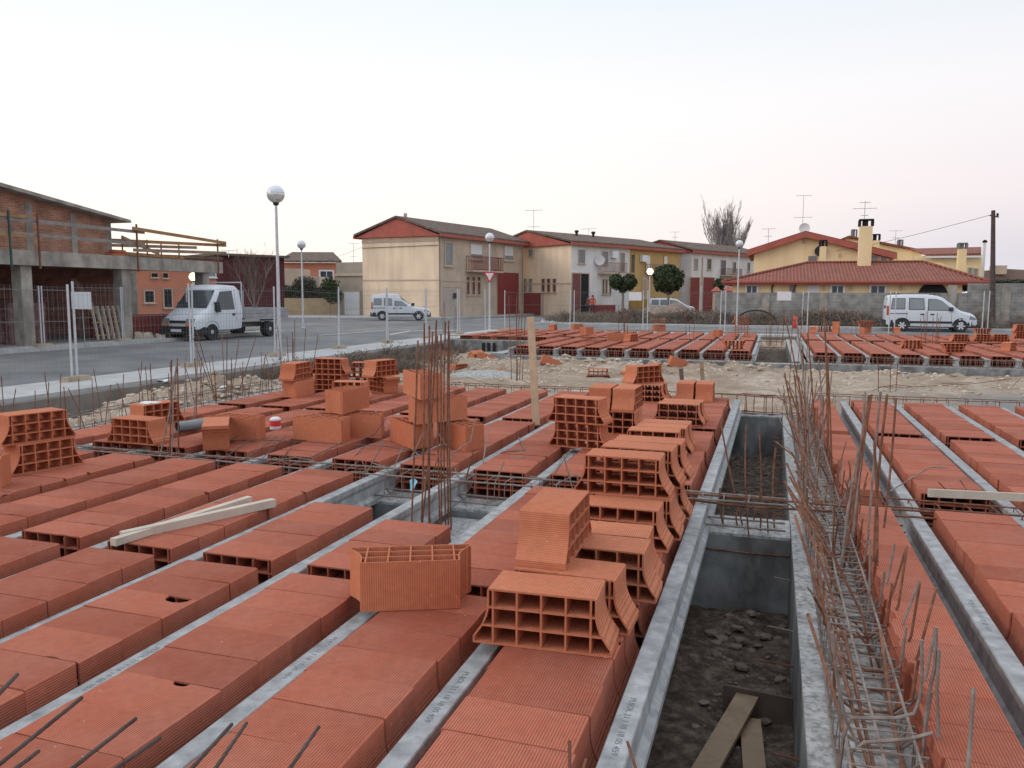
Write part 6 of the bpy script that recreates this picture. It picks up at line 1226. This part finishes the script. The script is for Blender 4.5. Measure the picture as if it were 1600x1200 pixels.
MB().hexa([(2.6, -.96, .24), (3.22, -.84, .26), (3.22, .84, .26), (2.6, .96, .24)], [(2.6, -.96, .54), (3.2, -.84, .58), (3.2, .84, .58), (2.6, .96, .54)]).build('front_bumper', rubber, t)
MB().box(3.20, 3.235, -.26, .26, .36, .47).build('number_plate', white, t); MB().box(3.10, 3.15, -.40, .40, .70, .80).build('grille', rubber, t)
MB().box(-2.2, .7, -.42, -.32, .45, .62).box(-2.2, .7, .32, .42, .45, .62).box(-2.0, -1.8, -.42, .42, .47, .6).build('chassis', mat('dusty_chassis', (.14, .12, .11), .8, .2, 5, 0), t)
grey_al = mat('dull_grey_dropside', (.33, .33, .34), .6, .15, 3, .1, 30)
bed = MB().box(-2.35, .42, -1.0, 1.0, .78, .86).build('bed_floor', grey_al, t)
for s in (1, -1): b = MB().box(-2.35, .42, s*1.0-.03*(s > 0), s*1.0+.03*(s < 0), .862, 1.26); 
for s in (1, -1):
    b = MB(); y0, y1 = (.965, 1.0) if s > 0 else (-1.0, -.965); b.box(-2.35, .42, y0, y1, .862, 1.26)
    for z in (.93, 1.06, 1.19): b.box(-2.33, .40, s*1.001-.0, s*1.018, z-.03, z+.03) if s > 0 else b.box(-2.33, .40, -1.018, -1.001, z-.03, z+.03)
    b.build('dropside', grey_al, t); MB().box(-1.5, -.8, min(s*.7, s*1.0), max(s*.7, s*1.0), .70, .76).build('mudguard', rubber, t)
MB().box(-2.39, -2.352, -.98, .98, .862, 1.26).build('tailboard', grey_al, t); MB().box(.425, .47, -.95, .95, .862, 2.0).build('headboard', grey_al, t)
MB().tube([(.5, -.9, .86), (.5, -.9, 2.32), (.5, .9, 2.32), (.5, .9, .86)], .03, 6).build('ladder_rack', galv, t)
fr_ = Vector((-20.55, 26.1)); u = Vector((.089, .996)); rot = math.atan2(-u.y, -u.x); t.rotation_euler = (0, 0, rot); t.scale = (.97,)*3
# near front wheel (left side of truck when facing us) stands at fr_
off = Vector((2.28*math.cos(rot)-.95*math.sin(rot), 2.28*math.sin(rot)+.95*math.cos(rot)))*.97; t.location = (fr_.x-off.x, fr_.y-off.y, ZR)

# ================================================================== PEOPLE (small, far away)
def person(x, y, h, label, shirt, trousers, face_rad, arm=0.0):
    s = h/1.75; t = empty('person', (x, y, ZW), label, 'person'); me = bpy.data.meshes.new('body')
    J = {'pel': (0, 0, .95), 'ch': (0, .01, 1.25), 'nk': (0, .01, 1.48), 'hd': (0, -.02, 1.60), 'ht': (0, -.01, 1.70), 'ls': (.18, 0, 1.42), 'le': (.25, -.02+arm, 1.15), 'lh': (.24, -.14-arm, .92), 'rs': (-.18, 0, 1.42), 're': (-.26, 0, 1.14), 'rh': (-.25, -.12, .90), 'lk': (.11, -.03, .50), 'lf': (.12, .02, .08), 'lt': (.13, -.14, .03), 'rk': (-.11, .02, .50), 'rf': (-.13, .08, .08), 'rt': (-.14, -.08, .03), 'lhp': (.09, 0, .90), 'rhp': (-.09, 0, .90)}
    rad = {'pel': .15, 'ch': .16, 'nk': .06, 'hd': .095, 'ht': .075, 'ls': .065, 'le': .045, 'lh': .035, 'rs': .065, 're': .045, 'rh': .035, 'lk': .06, 'lf': .045, 'lt': .04, 'rk': .06, 'rf': .045, 'rt': .04, 'lhp': .09, 'rhp': .09}
    K = list(J); E = [('pel', 'ch'), ('ch', 'nk'), ('nk', 'hd'), ('hd', 'ht'), ('nk', 'ls'), ('ls', 'le'), ('le', 'lh'), ('nk', 'rs'), ('rs', 're'), ('re', 'rh'), ('pel', 'lhp'), ('lhp', 'lk'), ('lk', 'lf'), ('lf', 'lt'), ('pel', 'rhp'), ('rhp', 'rk'), ('rk', 'rf'), ('rf', 'rt')]
    me.from_pydata([tuple(c*s for c in J[k]) for k in K], [(K.index(a), K.index(b)) for a, b in E], [])
    o = bpy.data.objects.new('b', me); COL.objects.link(o); o.modifiers.new('s', 'SKIN'); o.modifiers.new('u', 'SUBSURF').levels = 1
    for i, k in enumerate(K): me.skin_vertices[0].data[i].radius = (rad[k]*s,)*2
    me.skin_vertices[0].data[0].use_root = True; m2 = to_mesh(o, 'body'); bpy.data.objects.remove(o)
    skin = bpy.data.materials.get('skin') or mat('skin', (.45, .27, .20), .6, .05, 5, 0); m2.materials.clear()
    for q in (skin, shirt, trousers): m2.materials.append(q)
    for p_ in m2.polygons: z = p_.center.z/s; p_.material_index = 0 if z > 1.49 or (z < .97 and abs(p_.center.x)/s > .2) else (1 if z > .93 else 2); p_.use_smooth = True
    b = bpy.data.objects.new('body', m2); COL.objects.link(b); b.parent = t
    hr = MB(); hr.lathe((0, .0, 1.585*s), [(.1*s, 0), (.108*s, .05*s), (.095*s, .11*s), (.05*s, .145*s), (.01, .155*s)], 12); hr.build('hair', rubber, None).parent = t
    t.rotation_euler = (0, 0, face_rad)
q = plan(925, 67.5); person(q.x, q.y, 1.7, 'person in red top and dark trousers standing by the white house doorway', mat('red_cloth', (.60, .10, .07), .8, .1, 5, 0), mat('dark_cloth', (.05, .045, .06), .9, .1, 5, 0), .3)
q = plan(918, 68.0); person(q.x, q.y, 1.6, 'person in dark reddish clothes just left of the one in red', mat('maroon_cloth', (.22, .10, .09), .9, .1, 5, 0), bpy.data.materials['dark_cloth'], -.6, .05)

# ================================================================== VEGETATION
def leaf_cloud(centers, n, s, sq=1.0):
    """centers: (x,y,z,rx,ry,rz); small leaf faces through the volume, thicker near the skin"""
    b = MB(); V = []; Fc = []; w = [c[3]*c[4]*c[5] for c in centers]
    for _ in range(n):
        c = random.choices(centers, w)[0]; d = Vector((random.gauss(0, 1), random.gauss(0, 1), random.gauss(0, 1))).normalized(); r = random.random()**.38
        bump = 1+.30*noise.noise(d*3.4+Vector(c[:3])); p = Vector((c[0]+d.x*c[3]*r*bump, c[1]+d.y*c[4]*r*bump, c[2]+d.z*c[5]*r*bump))
        a = Vector((random.gauss(0, 1), random.gauss(0, 1), random.gauss(0, 1))).normalized(); u = a.cross(d+Vector((.01, 0, 0))).normalized(); k = s*random.uniform(.6, 1.4); v_ = a*.5+d*.3
        o = len(V); V += [p-u*k*.5, p+v_*k*.5, p+u*k*.5, p-v_*k*.6]; Fc.append((o, o+1, o+2, o+3))
    b.v = [tuple(q) for q in V]; b.f = Fc; b.sm = [False]*len(Fc); return b
def tree_round(px_, pyc, rpx, rpy, d, name, label, balls=None):
    c = dep(px_, pyc, d); t = empty(name, (c.x, c.y, ZW), label, 'tree'); k = d/F
    cs = [(c.x, c.y, c.z, rpx*k, rpx*k, rpy*k)] if not balls else [(dep(x, y, d).x, dep(x, y, d).y, dep(x, y, d).z, r*k, r*k, r*k*1.05) for x, y, r in balls]
    leaf_cloud(cs, 6800 if not balls else 4200, .20).build('crown', leaf_m, t)
    tr = MB().tube([(c.x, c.y, ZW), (c.x+.05, c.y, c.z*.5), (c.x, c.y, c.z)], .1, 8, rs=[.14, .1, .07])
    for i in range(7): a = i*.9; tr.tube([(c.x, c.y, c.z-rpy*k*.6), (c.x+math.cos(a)*rpx*k*.4, c.y+math.sin(a)*rpx*k*.4, c.z), (c.x+math.cos(a)*rpx*k*.75, c.y+math.sin(a)*rpx*k*.75, c.z+rpy*k*.35)], .04, 5, rs=[.06, .04, .02])
    tr.build('trunk', bark, t)
tree_round(1044, 436, 23.5, 23, 64, 'round_tree', 'large clipped round evergreen tree behind the lit globe lamp')
tree_round(973, 440, 18, 15, 66, 'double_tree', 'dark clipped evergreen with two round heads before the white house', [(963, 440, 11.5), (983, 441, 12), (973, 449, 8)])
def bare_tree(base, h, spread, n, name, label, seed, trunkr=.3, upright=.8):
    rnd = random.Random(seed); t = empty(name, base, label, 'tree'); b = MB(); tw = MB(); mn = trunkr*.055
    def br(p, d, L, r, lvl):
        pts = [p]; q = Vector(p); dd = Vector(d)
        for i in range(4):
            dd = (dd+Vector((rnd.gauss(0, .07), rnd.gauss(0, .07), .05*upright))).normalized(); q = q+dd*L/4; pts.append(Vector(q))
        (b if lvl < 2 else tw).tube(pts, r, 5 if lvl < 2 else 3, rs=[max(mn, r*(1-.2*i)) for i in range(5)], cap=False)
        if lvl < 3:
            for i in range((8, 8, 6)[lvl]):
                k = rnd.uniform(.15, 1); pp = pts[min(3, int(k*4))].lerp(pts[min(4, int(k*4)+1)], k*4 % 1); a = rnd.random()*6.28; o = Vector((math.cos(a), math.sin(a), 0))
                br(pp, (dd*(1.1+upright*.5)+o*spread*rnd.uniform(.4, .8)).normalized(), L*rnd.uniform(.35, .6), r*.42, lvl+1)
    for i in range(n):
        a = i*6.28/n+rnd.random(); br(Vector(base)+Vector((0, 0, h*.12)), Vector((math.cos(a)*spread*rnd.uniform(.2, .55), math.sin(a)*spread*rnd.uniform(.2, .55), 1)).normalized(), h*rnd.uniform(.62, .86), trunkr*.6, 0)
    b.tube([Vector(base), Vector(base)+Vector((0, 0, h*.16))], trunkr, 8, rs=[trunkr*1.2, trunkr*.9]); b.build('trunk', bark, t); tw.build('crown', twig_m if h > 8 else woodd, t)
q = plan(1131, 128); bare_tree((q.x, q.y, 0), 11.6, .46, 13, 'poplar_tree', 'tall bare poplar rising behind the terrace roofs', 4, .32, 1.2)
q = plan(400, 60); bare_tree((q.x, q.y, ZW), 4.1, 1.0, 4, 'bare_climber', 'leafless small tree spreading in front of the maroon building', 9, .07, .3)
# hedge behind the truck
A, B = plan(425, 66.5), plan(528, 67); hl = [(A.lerp(B, i/9).x, A.lerp(B, i/9).y+.3, 1.7+random.uniform(-.1, .15), 1.4, .8, .65) for i in range(10)]
t = empty('hedge', (A.x, A.y, ZW), 'dusty green hedge on top of the tan garden wall', 'hedge'); leaf_cloud(hl, 9000, .14).build('foliage', hedge_m, t); MB().tube([V3(A, .6), V3(B, .6)], .05, 5).build('stem', bark, t)
q = plan(517, 64.5); t = empty('conifer_bush', (q.x, q.y, ZW), 'dark bush at the right end of the hedge near the garage annex', 'bush'); leaf_cloud([(q.x, q.y, 2.1, .8, .8, .9), (q.x+.3, q.y, 1.4, .8, .8, .7)], 3500, .13).build('foliage', leaf_m, t); MB().tube([V3(q, ZW), V3(q, 1.6)], .05, 5).build('stem', bark, t)
q = plan(478, 66.8); t = empty('conifer_bush', (q.x, q.y, ZW), 'olive shrub rising above the middle of the hedge', 'bush'); leaf_cloud([(q.x, q.y, 2.3, 1.1, .8, .8)], 2500, .12).build('foliage', hedge_m, t); MB().tube([V3(q, ZW), V3(q, 1.6)], .05, 5).build('stem', bark, t)
# creeper on the porch and raised wall
def bush(px_, py_, rpx, rpy, d, n, label, m_=leaf_m):
    c = dep(px_, py_, d); k = d/F; t = empty('creeper', (c.x, c.y, c.z-rpy*k), label, 'shrub'); leaf_cloud([(c.x, c.y, c.z, rpx*k, .4, rpy*k)], n, .12).build('foliage', m_, t); MB().tube([(c.x, c.y, c.z-rpy*k), (c.x, c.y, c.z)], .04, 5).build('stem', bark, t)
bush(1508, 446, 14, 10, 53.5, 2200, 'green creeper hanging at the right corner of the villa porch'); bush(1484, 441, 22, 5, 53.5, 1600, 'brownish creeper along the eaves over the porch arch', hedge_m); bush(1575, 440, 45, 3.5, 50.5, 2200, 'dark creeper along the top of the raised grey wall', hedge_m); bush(1124, 446, 9, 12, 56, 1400, 'dark bush behind the left gate pillar')
# weeds (countless)
def weeds(name, area, n, h, label, seed, wd=1.0):
    rnd = random.Random(seed); V = []; Fc = []
    for _ in range(n):
        x, y, z = area(rnd); k = noise.fractal(Vector((x*.55, y*.9, seed)), 1.0, 2.0, 3)
        if k < rnd.uniform(-.5, .1): continue
        hh = h*rnd.uniform(.25, 1.0)*max(.25, min(1.3, .75+k*1.1))
        for _ in range(rnd.randint(3, 6)):
            a = rnd.random()*6.28; l = rnd.uniform(.1, .75)*hh; w = rnd.uniform(.003, .007)*wd; tx, ty = x+math.cos(a)*l, y+math.sin(a)*l; sx_, sy_ = (-math.sin(a)*w, math.cos(a)*w) if rnd.random() < .3 else (w, w*.3); o = len(V); q = rnd.uniform(.4, 1)
            V += [(x-sx_, y-sy_, z), (x+sx_, y+sy_, z), ((x+tx)/2+sx_*.7, (y+ty)/2+sy_*.7, z+hh*q*.65), (tx, ty, z+hh*q), ((x+tx)/2-sx_*.7, (y+ty)/2-sy_*.7, z+hh*q*.65)]; Fc.append((o, o+1, o+2, o+3, o+4))
            if rnd.random() < .6:      # side twig with seed head
                mxx, myy, mz = (x+tx)/2, (y+ty)/2, z+hh*q*.65; a2 = rnd.random()*6.28; e = hh*.22; o = len(V)
                V += [(mxx, myy, mz), (mxx+math.cos(a2)*e, myy+math.sin(a2)*e, mz+e), (mxx+math.cos(a2)*e+sx_*2.2, myy+math.sin(a2)*e, mz+e*.6)]; Fc.append((o, o+1, o+2))
    b = MB(); b.v = V; b.f = Fc; b.sm = [False]*len(Fc); tag(b.build(name, weed_m), label, 'weeds', None, 'stuff')
def a1(r): x = r.uniform(-13, 22); y = r.choice((r.uniform(48.2, 50.0), r.triangular(48.8, 50.1, 50.0))); return x, y, ZW+.02
def a2(r): x = r.uniform(-14, -3.5); y = r.uniform(49.5, 62); return x, y, ZW+.02
def a3(r): x = r.gauss(-10.8, .35); y = r.uniform(16, 26); return max(-11.35, x), y, gz(x, y)
weeds('dry_weeds', a1, 7500, .9, 'brown dry weeds along the foot of the grey block wall', 1, 1.6)
weeds('dry_weeds', a2, 5500, .55, 'brown dry scrub covering the vacant plot left of the grey wall', 2, 1.6)
weeds('dry_weeds', a3, 3200, .45, 'dry tufts of weeds growing below the near pavement edge', 3)
def a4(r): x = r.gauss(-9.6, .6); y = r.gauss(19.0, 1.0); return x, y, gz(x, y)
weeds('dry_weeds', a4, 1600, .48, 'dead brown brush heap below the pavement, left of the slotted wall', 4)
# earth mound on the vacant plot
c = plan(1048, 60); b = MB(); n = 26; V = []; Fc = []
for j in range(n+1):
    for i in range(n+1):
        x, y = (i/n*2-1), (j/n*2-1); r2 = x*x+y*y; V.append((c.x+x*3.6, c.y+y*2.6, ZW+1.15*math.exp(-r2*2.6)*(1+.35*noise.noise(Vector((x*3, y*3, 0))))+.25*math.exp(-((x+.6)**2+y*y)*6)+.08*noise.noise(Vector((x*9, y*9, 2)))-.12))
for j in range(n):
    for i in range(n): Fc.append((j*(n+1)+i, j*(n+1)+i+1, (j+1)*(n+1)+i+1, (j+1)*(n+1)+i))
b.v = V; b.f = Fc; b.sm = [True]*len(Fc); solo(b, 'earth_mound', mat('brown_spoil', (.27, .20, .165), .95, .3, 3, .7, 9, (.17, .13, .11), 1.5, .7, coords='World'), 'mound of brownish spoil on the vacant plot under the round tree', 'earth mound')
# ring of old cable among the weeds
c = plan(1180, 46.8); solo(MB().tube([(c.x+1.1*math.cos(a), 48.4, ZW+.1+.75*math.sin(a)) for a in [R(d) for d in range(-5, 186, 12)]], .05, 6), 'hose_loop', rubber, 'black hose arching out of the weeds beside the lamp before the grey wall', 'hose')
# ------------------------------------------------------------------ render
SC.render.engine = 'CYCLES'
SC.cycles.max_bounces = 6
SC.cycles.use_denoising = True
# drop meshes nothing uses
for me in list(bpy.data.meshes):
    if me.users == 0: bpy.data.meshes.remove(me)
